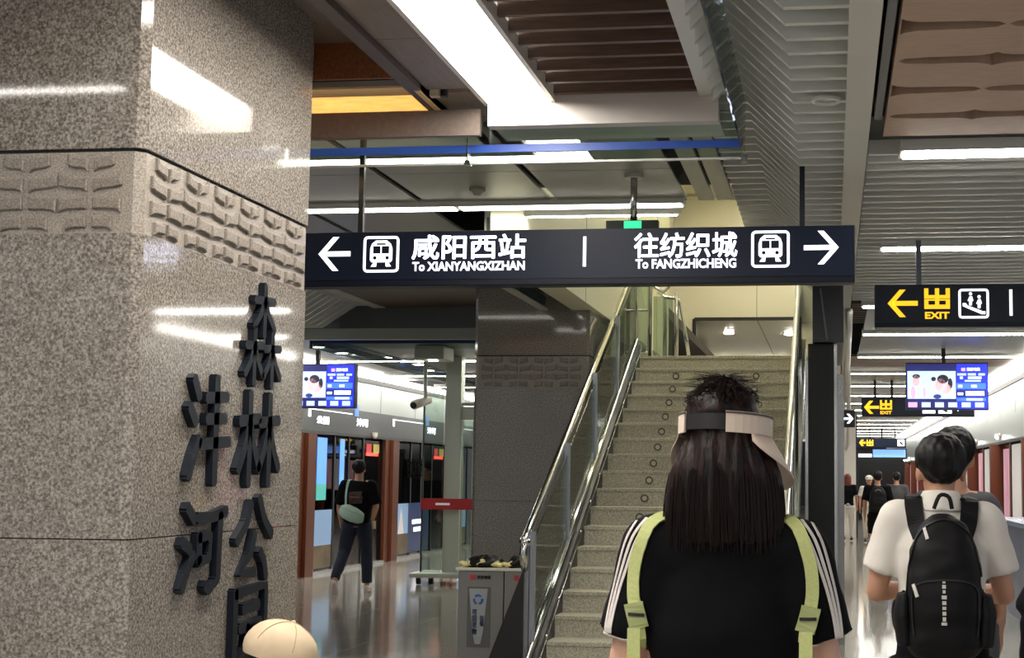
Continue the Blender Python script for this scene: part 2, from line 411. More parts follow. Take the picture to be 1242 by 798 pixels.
names = ['nearest lamp across the right platform, by the carved wood panel', 'lamp across the right platform above the yellow exit sign', 'lamp across the right platform seen just under the nearer exit sign',
         'lamp across the right platform hung above the screen, with a dark pole in front', 'lamp across the right platform, left of the top of the screen']
for k, Y in enumerate((7.0, 9.93, 13.3, 15.9, 18.9)):
    tube_lamp(.36 if k != 2 else .3, XR - .3, Y, ZL, names[k], .15 if k < 2 else .16, m=LAMPP)
for k in range(13):
    Y = 21.9 + 2.95 * k
    tube_lamp(.3, XR - .45, Y, ZL, ORD[k] + ' of the far lamps across the right platform beyond the screen', .12, m=LAMPP, group='far lamps across the right platform')
for k in range(9):
    Y = 19.4 + 2.95 * k
    tube_lamp(-7.3, -3.6, Y, ZL, ['lamp across the left platform right above the left screen', 'lamp across the left platform to the right of the left screen'][k] if k < 2 else ORD[k - 2] + ' of the far left platform lamps behind the glass enclosure', .12, m=LAMPP, group='far lamps across the left platform' if k > 1 else None)
dl = None
for k, (x, yy) in enumerate(((-6.6, 17.4), (-6.6, 18.3), (-6.45, 18.5), (-6.2, 19.0), (-6.1, 20.2), (-5.9, 21.4))):
    t = thing('small_downlight', (x, yy, ZL - .01), ORD[k] + ' small round downlight in the ceiling above the left screen', 'downlight', 'small downlights above the left screen')
    put('rim', disc(bmesh.new(), (x, yy, ZL - .01), .085, .015), BEAMW, t); put('lens', disc(bmesh.new(), (x, yy, ZL - .02), .07, .012), LAMPP, t)

# ---- stairwell and the hall above
put('wall_left_stairwell', B(-2.4, -2.17, 9.6, 18.6, 3.04, 7.6), CREAM, kind='structure')
wl = bpy.data.objects['wall_left_stairwell']
for y in (12.2, 14.8, 17.3): put('panel_joint', B(-2.172, -2.168, y, y + .01, 3.04, 7.6), mat('joint_grey', '77766a', .6), wl)
put('wall_right_stairwell', B(-.34, -.17, 14.5, 30, 3.1, 7.6), CREAM, kind='structure')
wb = put('wall_back_hall', B(-3.4, -.1, 30, 30.3, 4.93, 7.6), CREAMB, kind='structure')
put('wall_left_hall', B(-3.4, -2.94, 30, 30.3, 2.8, 4.93), CREAMB, kind='structure')
put('wall_end_hall', B(-3.4, -.1, 42, 42.3, 2.8, 5.0), CREAMB, kind='structure')
for x in (-1.6,): put('panel_joint', B(x, x + .015, 29.995, 30, 4.93, 7.6), MC['joint_grey'], wb)
put('trim_1', B(-2.94, -.2, 29.97, 30.02, 4.86, 4.93), BLACK, kind='structure')
put('trim_2', B(-2.98, -2.90, 29.96, 30.3, 2.8, 4.9), BLACK, kind='structure')
hc = put('ceiling_hall', B(-3.4, -.1, 30.3, 42, 4.93, 5.05), CREAMB, kind='structure')
put('panel_joint', B(-1.62, -1.60, 30.3, 42, 4.92, 4.93), MC['joint_grey'], hc)
put('ceiling_stairwell', B(-3.4, -.1, 9.6, 30, 7.6, 7.7), CREAMB, kind='structure')
put('wall_front_stairwell', B(-2.4, -.1, 9.58, 9.62, 3.55, 7.6), CREAM, kind='structure')
put('floor_landing', B(-2.15, -.2, 14.98, 18.6, 2.6, 2.79), GRAN_STEP, kind='structure')
put('floor_hall', B(-3.4, -.1, 18.6, 42, 2.65, 2.79), mat('pale_hall_floor', 'bdb9ab', .3), kind='structure')
put('wall_outer_hall', B(-3.5, -3.4, 18.6, 42, 2.6, 7.6), CREAMB, kind='structure')
for k, (x, yy) in enumerate(((-2.42, 33.1), (-1.0, 33.4))):
    t = thing('hall_downlight', (x, yy, 4.92), ['left', 'right'][k] + ' bright round downlight in the upper hall ceiling above the stairs', 'downlight')
    put('rim', disc(bmesh.new(), (x, yy, 4.92), .13, .02), BEAMW, t); put('lens', disc(bmesh.new(), (x, yy, 4.905), .11, .02), mat('hall_lamp', 'fff6e6', .5, emit=120), t)
for k, yy in enumerate((12.5, 16, 20, 24, 28)):
    tube_lamp(-1.9, -.5, yy, 7.58, ['first', 'second', 'third', 'fourth', 'fifth'][k] + ' lamp high over the stairs, counted from the stair foot', .45, group='lamps high over the stairs', m=mat('well_lamp', 'fff6e0', .5, emit=40))  # out-of-view fill lamps added to brighten the stairwell

tube_lamp(-3.2, -.4, 40.5, 4.9, 'lamp deep in the upper hall beyond the stair head', .3, m=mat('hall_tube', 'fff6e6', .5, emit=60))  # hidden tube added to lift the upper hall ceiling
for k, yy in enumerate((31.0, 36.5)):  # two concealed fill lights added to brighten the upper hall
    t = thing('wall_washer', (-3.35, yy, 2.79), ['nearer', 'farther'][k] + ' low wall light in the upper hall, hidden below the stair head', 'lamp')
    put('diffuser', B(-3.38, -3.36, yy, yy + 3, 3.0, 3.2), mat('washer_glow', 'fff3dc', .5, emit=25), t); put('housing', B(-3.4, -3.38, yy - .05, yy + 3.05, 2.95, 3.25), BEAMW, t)
# ================================================================== PILLARS
def relief_piece(u0, u1, w0, w1, up=True, side='Y', at=0, d=.012, flip=False):
    """a plate with one long edge curled at its ends; u runs along the face, w is height"""
    W = u1 - u0; H = w1 - w0; n = 8; P = []
    for k in range(n + 1): P.append((u0 + W * k / n, w0 + (H * .45 * (abs(k / n - (.0 if not flip else 1.)) ** 6) if up else 0)))
    for k in range(n, -1, -1): P.append((u0 + W * k / n, w1 - (0 if up else H * .45 * (abs(k / n - (.0 if not flip else 1.)) ** 6))))
    return P
def pillar(x0, x1, y0, y1, zt, zb, top, label, char_side=True, ch=.03):
    t = thing('granite_pillar', ((x0 + x1) / 2, (y0 + y1) / 2, 0), label, 'pillar')
    def oct_(bm, z0, z1, ins=0):
        a, b, c, d = x0 + ins, x1 - ins, y0 + ins, y1 - ins
        P = [(a + ch, c), (b - ch, c), (b, c + ch), (b, d - ch), (b - ch, d), (a + ch, d), (a, d - ch), (a, c + ch)]
        prism(bm, [(x, y, z0) for x, y in P], (0, 0, z1 - z0)); return bm
    put('slab', oct_(bmesh.new(), 0, zb - 1.05 - .002), GRAN, t)
    put('slab', oct_(bmesh.new(), zb - 1.05 + .002, zb), GRAN, t)
    put('relief_band', oct_(bmesh.new(), zb + .001, zt - .012, .006), GRAN_BAND, t)
    put('joint', oct_(bmesh.new(), zt - .012, zt, .012), BLACK, t)
    put('slab', oct_(bmesh.new(), zt, zt + 1.05), GRAN, t)
    if top > zt + 1.05: put('slab', oct_(bmesh.new(), zt + 1.053, top), GRAN, t)
    # relief pieces: pairs of curled plates
    H = zt - zb; cell = .24
    rows = [(.77, .93, .085, 1, 0), (.53, .69, .115, 1, 1), (.29, .45, .115, 0, 1), (.07, .21, .085, 0, 0)]
    cache = {}
    def piece(hw, h, curl, side, left):
        key = (hw, round(h, 4), curl, side, left)
        if key in cache: return cache[key]
        n = 7; lo = []; hi = []
        for k in range(n + 1):
            s = k / n; u = .012 + s * (hw - .012); e = s ** 5
            if curl: lo.append((u, h * .0 + h * .22 * e + h * .28 * (1 - s) ** 8 * -1)); hi.append((u, h * .72 + h * .42 * e))
            else: lo.append((u, -h * .25 * e)); hi.append((u, h * .78 + h * .2 * (1 - s) ** 8))
        P = lo + hi[::-1]; sg = -1 if left else 1
        bm = bmesh.new()
        if side == 'Y': prism(bm, [(sg * u, 0, z) for u, z in P], (0, -.014, 0))
        else: prism(bm, [(0, sg * u, z) for u, z in P], (.014, 0, 0))
        bmesh.ops.bevel(bm, geom=[e for e in bm.edges if abs((e.verts[0].co - e.verts[1].co).length) > .004 and ((e.verts[0].co.y < -.012 and e.verts[1].co.y < -.012) if side == 'Y' else (e.verts[0].co.x > .012 and e.verts[1].co.x > .012))], offset=.004, segments=1, affect='EDGES')
        me = tomesh('relief_block', bm); me.materials.append(GRAN_ROUGH); cache[key] = me; return me
    def place(side, a, b, at):
        n = int((b - a - .08) // cell); off = (b - a - n * cell) / 2
        for i in range(n):
            c = a + off + cell * (i + .5)
            for r0, r1, hw, curl, full in rows:
                for left in (0, 1):
                    me = piece(hw, (r1 - r0) * H, curl, side, left); z = zb + r0 * H
                    loc = (c, at + .006, z) if side == 'Y' else (at - .006, c, z)
                    inst('relief_block', me, t, loc)
    place('Y', x0, x1, y0); place('X', y0, y1, x1)
    return t
p1 = pillar(-3.46, -2.36, 4.5, 6.07, 2.62, 2.32, 3.9, 'big polished granite pillar in the left foreground bearing raised dark characters')
p2 = pillar(-3.33, -2.235, 12.8, 14.37, 2.62, 2.31, 3.9, 'farther granite pillar behind the litter bin, left of the stairs')

# raised calligraphic characters on the right face of the near pillar: strokes in a unit square
INK = mat('dark_blue_letter', '0d131d', .45, spec=.25)
ST = {
 'lin_tree': [((.5, 1.0), (.5, 0), .11, .10), ((.06, .70), (.94, .74), .085, .10), ((.48, .66), (.08, .22), .09, .05), ((.52, .66), (.95, .2), .07, .11)],
}
def tree(cx, cz, w, h, th=.13):
    f = lambda x, z: (cx + (x - .5) * w, cz + (z - .5) * h)
    return [[f(.5, 1.0), f(.5, .5), f(.5, 0)], [f(.05, .68), f(.95, .73)], [f(.48, .66), f(.30, .40), f(.02, .16)], [f(.52, .66), f(.72, .40), f(.98, .18)]]
CH = {
 'sen': tree(.50, .76, .62, .52) + tree(.24, .27, .52, .56) + tree(.76, .27, .52, .56),
 'lin': tree(.24, .5, .54, 1.0) + tree(.75, .5, .56, 1.0),
 'gong': [[(.38, .92), (.28, .70), (.03, .50)], [(.60, .98), (.74, .74), (.97, .55)], [(.50, .58), (.38, .32), (.16, .14), (.52, .13)], [(.66, .36), (.78, .24), (.84, .06)]],
 'yuan': [[(.06, .95), (.06, 0)], [(.06, .92), (.94, .97), (.94, 0)], [(.28, .75), (.72, .77)], [(.2, .56), (.8, .58)], [(.44, .56), (.4, .34), (.24, .22)], [(.58, .56), (.58, .26), (.76, .26)], [(.06, .05), (.94, .05)]],
 'feng': [[(.12, .96), (.24, .80)], [(.04, .70), (.18, .56)], [(.06, .06), (.16, .26), (.28, .40)], [(.66, 1.0), (.66, .0)], [(.42, .80), (.92, .83)], [(.44, .60), (.88, .62)], [(.30, .36), (1.0, .40)]],
 'he': [[(.10, .98), (.26, .84)], [(.02, .60), (.18, .52)], [(.04, .10), (.10, .24), (.26, .46)], [(.34, .86), (.66, .86), (1.0, .92)], [(.86, .88), (.84, .14), (.62, .04), (.56, .10)], [(.38, .66), (.38, .38)], [(.38, .64), (.64, .66), (.62, .40), (.38, .38)]],
}
def strokes(key, yc, zc, w, h, x, d=.03):
    bm = bmesh.new()
    for s in CH[key]:
        pts = [(yc + (a - .5) * w, zc + (b - .5) * h) for a, b in s]
        n = len(pts); L = []; R = []; base = .0175 if key == 'sen' else .0225
        for i, (a, b) in enumerate(pts):
            q0 = pts[max(i - 1, 0)]; q1 = pts[min(i + 1, n - 1)]; dx, dz = q1[0] - q0[0], q1[1] - q0[1]; l = math.hypot(dx, dz); nx, nz = -dz / l, dx / l
            wd = base * (1.0 if i in (0, n - 1) else .92)
            ex = (-.014 if i == 0 else .014 if i == n - 1 else 0); a2, b2 = a + dx / l * ex, b + dz / l * ex
            L.append((a2 + nx * wd, b2 + nz * wd)); R.append((a2 - nx * wd, b2 - nz * wd))
        P = L + R[::-1]
        tmp = bmesh.new(); prism(tmp, [(x, a, b) for a, b in P], (d, 0, 0))
        bmesh.ops.bevel(tmp, geom=[e for e in tmp.edges if abs(e.verts[0].co.x - e.verts[1].co.x) > .01], offset=.008, segments=2, affect='EDGES')
        mm = tomesh('x', tmp); bm.from_mesh(mm); bpy.data.meshes.remove(mm)
    return bm
for key, yc, zc, w, h, lab in (('sen', 5.53, 2.065, .35, .40, 'three-tree character, topmost of the raised dark characters'), ('lin', 5.52, 1.637, .39, .37, 'two-tree character, second in the right column on the pillar'),
                               ('gong', 5.505, 1.227, .37, .35, 'third dark character in the right column, two spread strokes over a hook'), ('yuan', 5.49, .86, .34, .38, 'boxed dark character at the foot of the right column, behind the cap'),
                               ('feng', 5.045, 1.66, .36, .40, 'upper dark character of the left column on the pillar'), ('he', 5.04, 1.21, .37, .335, 'lower dark character of the left column on the pillar')):
    put('raised_character', strokes(key, yc, zc, w, h, -2.362), INK, label='raised ' + lab, cat='character')

# ================================================================== STAIRS
SX0, SX1 = -2.045, -.355
nose = lambda k: (10.07 + .3 * k, .31 + .155 * k)
st = thing('staircase', (-1.2, 9.77, 0), 'grey granite staircase rising to the upper hall with worn pale nosings', 'staircase')
for k in range(-1, 17):
    Y, Z = nose(k); bm = bmesh.new()
    box(bm, SX0, SX1, Y + .012, Y + .33, Z - .155, Z - .03); box(bm, SX0, SX1, Y, Y + .33, Z - .03, Z, .004)
    put('step', bm, GRAN_STEP, st)
bossm = bmesh.new()
disc(bossm, (0, 0, 0), .036, .012, 'Y', 20); bme = tomesh('round_stud', bossm); bme.materials.append(mat('stud_bronze', '5b564b', .35, .6))
b2 = tomesh('stud_centre', disc(bmesh.new(), (0, -.008, 0), .021, .008, 'Y', 16)); b2.materials.append(mat('stud_pale', 'b3b09f', .4, .3))
for x in (-1.62, -.78):
    for k in range(2, 16):
        Y, Z = nose(k); o = inst('round_stud', bme, st, (x, Y + .008, Z - .085)); inst('stud_centre', b2, o, (x, Y + .008, Z - .085))
# left balustrade: black stringer, steel strip, glass, posts, handrail
slope = Vector((0, .3, .155)).normalized()
def sp(x, Y, up): return (x, Y, .31 + (Y - 10.07) * .155 / .3 + up)
bl = thing('glass_balustrade', (-2.1, 9.8, 0), 'glass balustrade with black skirt and steel handrail on the left of the stairs', 'balustrade')
def ramp(x0, x1, Y0, Y1, u0, u1):
    return prism(bmesh.new(), [sp(x0, Y0, u0), sp(x0, Y1, u0), sp(x0, Y1, u1), sp(x0, Y0, u1)], (x1 - x0, 0, 0))
put('skirt', ramp(-2.13, SX0, 9.45, 14.95, -.2, .09), BLACKN, bl)
put('steel_strip', tube(bmesh.new(), [sp(-2.10, 9.45, .115), sp(-2.10, 15.0, .115)], .022, 10), CHROME, bl, smooth=True)
put('steel_strip', tube(bmesh.new(), [sp(-2.05, 9.45, .01), sp(-2.05, 15.0, .01)], .01, 8), STEEL, bl, smooth=True)
for k in range(12):
    Y = 9.6 + .45 * k; put('bolt', ball(bmesh.new(), sp(-2.042, Y, .05), .014, seg=8), CHROME, bl, smooth=True)
for k in range(4):
    Y0 = 9.86 + k * 1.28; put('glass_panel', ramp(-2.115, -2.103, Y0 + .02, Y0 + 1.24, .12, .82), GLG, bl)
    put('post', B(-2.13, -2.09, Y0 - .02, Y0 + .02, max(0, sp(0, Y0, 0)[2] - .3) if k else 0, sp(0, Y0, .9)[2]), mat('post_steel', 'a2a8b4', .3, .8), bl)
put('handrail', tube(bmesh.new(), [(-2.16, 9.88, .80), (-2.165, 9.80, .95), (-2.16, 9.83, 1.04)] + [sp(-2.155, 9.92 + q, .87) for q in (0, .5, 2, 4, 5.0)] + [(-2.155, 15.2, 3.83)], .03, 12), CHROME, bl, smooth=True)
put('end_cap', ball(bmesh.new(), (-2.16, 9.84, 1.03), .045, .05, .05, 12), CHROME, bl, smooth=True)
put('end_post', B(-2.185, -2.125, 9.84, 9.88, 0, 1.02), mat('grey_steel_post', '83868a', .35, .6), bl)
put('black_end_panel', prism(bmesh.new(), [(-2.165, 9.82, 0), (-2.165, 9.82, .845), (-2.488, 9.82, 0)], (0, .02, 0)), BLACK, bl)
# right rail
br = thing('stair_rail', (-.3, 9.8, 0), 'pale steel handrail with glass along the right edge of the stairs', 'balustrade')
put('handrail', tube(bmesh.new(), [(-.33, 10.0, .6), (-.335, 9.95, .95)] + [sp(-.335, 10.1 + q, .90) for q in (0, 2, 4.8)] + [(-.335, 15.3, 3.9)], .032, 12), mat('pale_steel', 'dedccf', .25, .7), br, smooth=True)
put('skirt', ramp(SX1, -.27, 9.5, 14.95, -.15, .14), STEEL, br)
for k in range(4):
    Y0 = 9.8 + k * 1.3; put('glass_panel', ramp(-.318, -.306, Y0 + .03, Y0 + 1.27, .15, .84), GLG, br)
    put('post', tube(bmesh.new(), [(-.312, Y0, sp(0, Y0, 0)[2] - .1), (-.312, Y0, sp(0, Y0, .88)[2])], .02, 10), STEEL, br)
# dark clad pillar right of the stairs, and the dark duct above it
t = thing('black_clad_post', (-.08, 12.2, 0), 'tall matt black clad post right of the stairs, behind the woman', 'post')
put('cladding', B(-.20, .02, 12.0, 13.4, 0, 2.64), mat('black_cladding', '111211', .5, spec=.3), t)
put('edge_trim', B(.02, .045, 12.0, 12.03, 0, 2.64), STEEL, t); put('edge_trim', B(-.225, -.20, 12.0, 12.03, 0, 2.5), STEEL, t)
t = thing('dark_duct', (-.03, 12.4, 2.64), 'blue-black boxed duct under the ceiling above the black clad post', 'duct')
put('casing', B(-.16, .10, 11.9, 14.4, 2.645, 3.125), BLACKN, t)
put('edge_trim', prism(bmesh.new(), [(-.10, 11.88, 3.1), (-.085, 11.88, 3.1), (-.03, 11.88, 2.66), (-.045, 11.88, 2.66)], (0, .02, 0)), mat('thin_grey_line', '4b5160', .4), t)
t = thing('steel_clad_panel', (.09, 14, 0), 'tall narrow steel and glass screen behind the black clad post', 'partition')
for k in range(3): put('steel_post', B(.05, .11, 13 + k * 2.2, 13.06 + k * 2.2, 0, 2.4), STEEL, t)
put('glass_panel', B(.07, .085, 13.1, 17.4, .05, 2.3), GLG, t); put('top_rail', B(.05, .11, 13, 17.46, 2.4, 2.45), STEEL, t)
# landing balustrade
lb = thing('landing_balustrade', (-1.9, 15.2, 2.79), 'steel and glass balustrade with a looped handrail at the top left of the stairs', 'balustrade')
for x, y, z in ((-2.11, 15.0, 4.2), (-1.98, 15.2, 4.2), (-1.86, 15.6, 3.6), (-1.72, 15.5, 3.55)):
    put('post', tube(bmesh.new(), [(x, y, 2.79), (x, y, z)], .024, 10), STEEL, lb, smooth=True)
put('glass_panel', B(-2.10, -1.99, 15.1, 15.11, 2.85, 4.1), GLG, lb); put('glass_panel', B(-1.97, -1.75, 15.4, 15.41, 2.83, 3.5), GLG, lb)
put('handrail', tube(bmesh.new(), [(-2.05, 15.4, 3.68), (-1.95, 15.4, 3.60), (-1.86, 15.4, 3.55), (-1.80, 15.4, 3.60), (-1.80, 15.4, 3.72), (-1.90, 15.4, 3.76), (-2.0, 15.4, 3.74)], .022, 10), CHROME, lb, smooth=True)
put('handrail', tube(bmesh.new(), [(-1.93, 15.5, 3.56), (-1.85, 15.5, 3.50), (-1.72, 15.5, 3.49), (-1.68, 15.5, 3.44), (-1.62, 15.5, 3.1), (-1.57, 15.5, 2.79)], .02, 10), CHROME, lb, smooth=True)
put('low_rail', tube(bmesh.new(), [(-2.35, 15.0, 3.30), (-1.98, 15.0, 3.30)], .014, 8), STEEL, lb)

# ================================================================== GLASS SMOKE BARRIERS
t = thing('glass_smoke_barrier', (-1.9, 6.95, 3.04), 'clear hanging glass barrier with a bright blue stripe across the nearer ceiling', 'glass barrier')
gx = [-3.9, -1.87, -.44]
put('glass_panel', B(gx[0], gx[1] - .004, 6.98, 6.99, 3.115, 3.36), GL, t); put('glass_panel', B(gx[1] + .004, gx[2], 6.98, 6.99, 3.115, 3.36), GL, t)
put('blue_stripe', B(gx[0], gx[2], 6.972, 6.979, 3.165, 3.205), BLUE, t)
put('blue_stripe', B(-.447, -.44, 3.0, 6.97, 3.165, 3.205), BLUE, t)
put('glass_panel', B(-.44, -.43, 3.0, 6.98, 3.115, ZH), GL, t)
put('bottom_edge', B(gx[0], gx[2], 6.975, 6.995, 3.105, 3.115), ALU, t)
put('clip', B(-1.885, -1.855, 6.96, 7.0, 3.10, 3.125), CHROME, t); put('clip', B(-.45, -.42, 6.96, 7.0, 3.085, 3.125), CHROME, t)
t = thing('glass_smoke_barrier', (-2.65, 10.5, 3.04), 'pale framed glass barrier running away under the ceiling to the farther pillar', 'glass barrier')
put('glass_panel', B(-2.66, -2.65, 11.1, 12.75, 3.05, ZH), GL, t); put('blue_stripe', B(-2.668, -2.642, 11.1, 12.75, 3.09, 3.16), mat('dim_blue_film', '2b3c5c', .4), t)
put('bottom_edge', B(-2.69, -2.62, 11.1, 12.75, 3.03, 3.05), BEAMW, t)
t = thing('glass_smoke_barrier', (-4.3, 15.9, 2.98), 'glass barrier with a dark blue stripe seen under the left half of the hanging sign', 'glass barrier')
DB = mat('deep_blue_film', '142a66', .4)
put('glass_panel', B(-6.1, -2.6, 15.9, 15.91, 2.97, ZL), GL, t); put('blue_stripe', B(-6.1, -2.6, 15.888, 15.898, 3.03, 3.10), DB, t)
put('glass_panel', B(-6.1, -6.09, 15.9, 24, 2.97, ZL), GL, t); put('blue_stripe', B(-6.108, -6.10, 15.9, 24, 3.03, 3.10), DB, t)
put('hanger', B(-6.13, -6.10, 15.86, 15.89, 2.97, 3.15), BLACK, t)

# ================================================================== SIGNS
def arrow(bm, cx, cz, w, h, y, d, t_, left=True):
    sg = -1 if left else 1
    tip = cx + sg * w / 2; e = t_ * .55
    prism(bm, [(cx - sg * w / 2, y, cz - t_ / 2), (tip - sg * t_, y, cz - t_ / 2), (tip - sg * t_, y, cz + t_ / 2), (cx - sg * w / 2, y, cz + t_ / 2)], (0, -d, 0))
    bx = tip - sg * h / 2 * .95
    for s in (1, -1):
        prism(bm, [(tip, y, cz), (tip - sg * t_ * 1.25, y, cz), (bx - sg * t_ * 1.0, y, cz + s * h / 2), (bx + sg * t_ * .25, y, cz + s * h / 2)], (0, -d, 0))
    return bm
def train_icon(parent, cx, cz, w, h, y, m, mdark):
    ic = put('train_symbol', ring_rr(bmesh.new(), cx, cz, w, h, w * .07, y, .003, w * .12), m, parent)
    bm = bmesh.new(); W, H = w * .62, h * .60; z0 = cz - h * .22; P = []
    P = [(cx - W / 2 * .85, z0), (cx - W / 2, z0 + H * .1), (cx - W / 2, z0 + H * .62), (cx - W / 2 * .85, z0 + H * .85), (cx - W / 2 * .5, z0 + H), (cx + W / 2 * .5, z0 + H), (cx + W / 2 * .85, z0 + H * .85), (cx + W / 2, z0 + H * .62), (cx + W / 2, z0 + H * .1), (cx + W / 2 * .85, z0)]
    prism(bm, [(x, y, z) for x, z in P], (0, -.003, 0))
    for s in (-1, 1): prism(bm, [(cx + s * W * .2, y, z0 - .002), (cx + s * W * .34, y, z0 - .002), (cx + s * W * .46, y, z0 - h * .12), (cx + s * W * .22, y, z0 - h * .12)], (0, -.003, 0))
    put('train_shape', bm, m, ic)
    bm = bmesh.new()
    box(bm, cx - W * .36, cx - W * .03, y - .005, y - .003, z0 + H * .40, z0 + H * .74); box(bm, cx + W * .03, cx + W * .36, y - .005, y - .003, z0 + H * .40, z0 + H * .74)
    box(bm, cx - W * .2, cx + W * .2, y - .005, y - .003, z0 + H * .80, z0 + H * .87)
    for s in (-1, 1): disc(bm, (cx + s * W * .28, y - .004, z0 + H * .2), W * .08, .002, 'Y', 12)
    put('train_windows', bm, mdark, ic)
def sign_case(x0, x1, y, z0, z1, label, name='direction_sign', lip=.036):
    t = thing(name, ((x0 + x1) / 2, y, z0), label, 'sign')
    put('case', B(x0, x1, y + .004, y + .12, z0, z1, .006), NAVYE, t)
    put('face', B(x0, x1 - .012, y, y + .004, z0 + lip, z1 - .004), NAVY, t)
    return t
Y = 7.44
sg = sign_case(-3.3, .125, Y, 2.535, 2.842, 'long navy hanging sign with white train symbols and arrows at both ends')
put('arrow', arrow(bmesh.new(), -2.747, 2.719, .185, .19, Y, .003, .028), SIGNW, sg)
put('arrow', arrow(bmesh.new(), -.053, 2.722, .185, .18, Y, .003, .026, False), SIGNW, sg)
train_icon(sg, -2.477, 2.714, .205, .203, Y, SIGNW, NAVY); train_icon(sg, -.323, 2.717, .205, .2, Y, SIGNW, NAVY)
put('divider', B(-1.34, -1.323, Y - .003, Y, 2.634, 2.798), SIGNW, sg)
text('lettering', '咸阳西站', -1.98, Y, 2.75, .64, .133, SIGNW, sg, bold=.018)
text('lettering', 'To XIANYANGXIZHAN', -1.98, Y, 2.643, .635, .052, SIGNW, sg, bold=.03)
text('lettering', '往纺织城', -.78, Y, 2.745, .555, .133, SIGNW, sg, bold=.018)
text('lettering', 'To FANGZHICHENG', -.778, Y, 2.644, .545, .052, SIGNW, sg, bold=.03)
for x in (-2.62, -.155): put('hanging_rod', B(x - .014, x + .014, 7.49, 7.52, 2.84, ZH), BLACKN, sg)

def exit_glyph(parent, cx, cz, w, h, y, m, eng=True):
    bm = bmesh.new(); t_ = w * .17; z1 = cz + h / 2; H = h * .66 if eng else h
    z0 = z1 - H; zm = (z0 + z1) / 2
    box(bm, cx - t_ / 2, cx + t_ / 2, y - .003, y, z0, z1)
    for s in (-1, 1):
        box(bm, cx + s * w * .44 - t_ / 2, cx + s * w * .44 + t_ / 2, y - .003, y, zm, z1); box(bm, cx + s * w * .44 - t_ / 2, cx + s * w * .44 + t_ / 2, y - .003, y, z0, zm - h * .02)
    box(bm, cx - w * .52, cx + w * .52, y - .0031, y, zm, zm + H * .17); box(bm, cx - w * .52, cx + w * .52, y - .0031, y, z0, z0 + H * .2)
    box(bm, cx - w * .5, cx + w * .5, y - .0031, y, zm - H * .1, zm - H * .03)
    put('lettering', bm, m, parent)
    if eng: text('lettering', 'EXIT', cx, y, cz - h * .37, w * 1.0, h * .22, m, parent, bold=.035)
def escalator_icon(parent, cx, cz, w, h, y, m):
    ic = put('escalator_symbol', ring_rr(bmesh.new(), cx, cz, w, h, w * .08, y, .003, w * .12), m, parent)
    bm = bmesh.new()
    P = [(-.36, .02), (-.26, .02), (-.20, -.06), (.30, -.26), (.38, -.26), (.38, -.36), (.26, -.36), (-.24, -.14), (-.36, -.08)]
    prism(bm, [(cx + a * w, y, cz + b * h) for a, b in P], (0, -.003, 0))
    for px, pz in ((-.10, .12), (.18, .02)):
        disc(bm, (cx + px * w, y - .0015, cz + (pz + .21) * h), w * .055, .003, 'Y', 12)
        P = [(-.03, .13), (.05, .13), (.09, -.02), (.05, -.04), (.04, -.18), (-.05, -.18), (-.05, -.04), (-.10, -.02)]
        prism(bm, [(cx + (px + a) * w, y, cz + (pz + b) * h) for a, b in P], (0, -.003, 0))
    put('people_shape', bm, m, ic)
Y = 9.75
s2 = sign_case(.297, 2.6, Y, 2.54, 2.838, 'nearer navy sign with a big yellow left arrow and EXIT, at right')
put('arrow', arrow(bmesh.new(), .487, 2.705, .205, .19, Y, .003, .033), SIGNY, s2)
exit_glyph(s2, .72, 2.70, .165, .215, Y, SIGNY)
escalator_icon(s2, .966, 2.70, .205, .205, Y, SIGNW)
put('divider', B(1.205, 1.225, Y - .003, Y, 2.615, 2.795), SIGNW, s2)
for x in (.60, 2.2): put('hanging_rod', B(x - .018, x + .018, 9.79, 9.82, 2.83, ZL), mat('rod_grey', '565a66', .4, .3), s2)
Y = 23.8
s3 = sign_case(.495, 2.35, Y, 2.536, 2.854, 'navy exit sign partly hidden behind the blue screen, with small white symbols', lip=.03)
put('arrow', arrow(bmesh.new(), .66, 2.69, .25, .22, Y, .004, .05), SIGNY, s3)
exit_glyph(s3, .90, 2.69, .19, .24, Y, SIGNY)
put('symbol_square', B(1.50, 1.71, Y - .003, Y, 2.59, 2.72), SIGNW, s3); put('symbol_square', B(1.76, 1.98, Y - .003, Y, 2.59, 2.72), SIGNW, s3)
put('symbol_mark', prism(bmesh.new(), [(1.78, Y - .003, 2.68), (1.84, Y - .003, 2.68), (1.93, Y - .003, 2.62), (1.88, Y - .003, 2.61)], (0, -.002, 0)), NAVY, s3)
put('symbol_mark', prism(bmesh.new(), [(2.05, Y, 2.70), (2.14, Y, 2.72), (2.08, Y, 2.62)], (0, -.003, 0)), SIGNW, s3)
for x in (.72, 1.0): put('hanging_rod', B(x - .02, x + .02, 23.84, 23.88, 2.85, ZL), BLACK, s3)
Y = 46
s4 = sign_case(.80, 2.37, Y, 2.49, 2.80, 'farthest small navy exit sign low over the right platform', lip=.03)
put('arrow', arrow(bmesh.new(), .98, 2.65, .22, .2, Y, .004, .06), SIGNY, s4); exit_glyph(s4, 1.22, 2.65, .2, .2, Y, SIGNY, False)
put('symbol_square', B(2.10, 2.32, Y - .004, Y, 2.55, 2.76), SIGNW, s4); put('symbol_mark', prism(bmesh.new(), [(2.13, Y - .004, 2.70), (2.2, Y - .004, 2.70), (2.29, Y - .004, 2.6), (2.23, Y - .004, 2.58)], (0, -.002, 0)), NAVY, s4)
t = thing('small_arrow_sign', (.19, 19, 2.18), 'small dark hanging sign with a white right arrow in front of the pale curved trim', 'sign')
put('case', B(.068, .307, 18.96, 19.04, 2.18, 2.41), BLACK, t); put('arrow', arrow(bmesh.new(), .222, 2.295, .13, .13, 18.96, .004, .03, False), SIGNW, t)
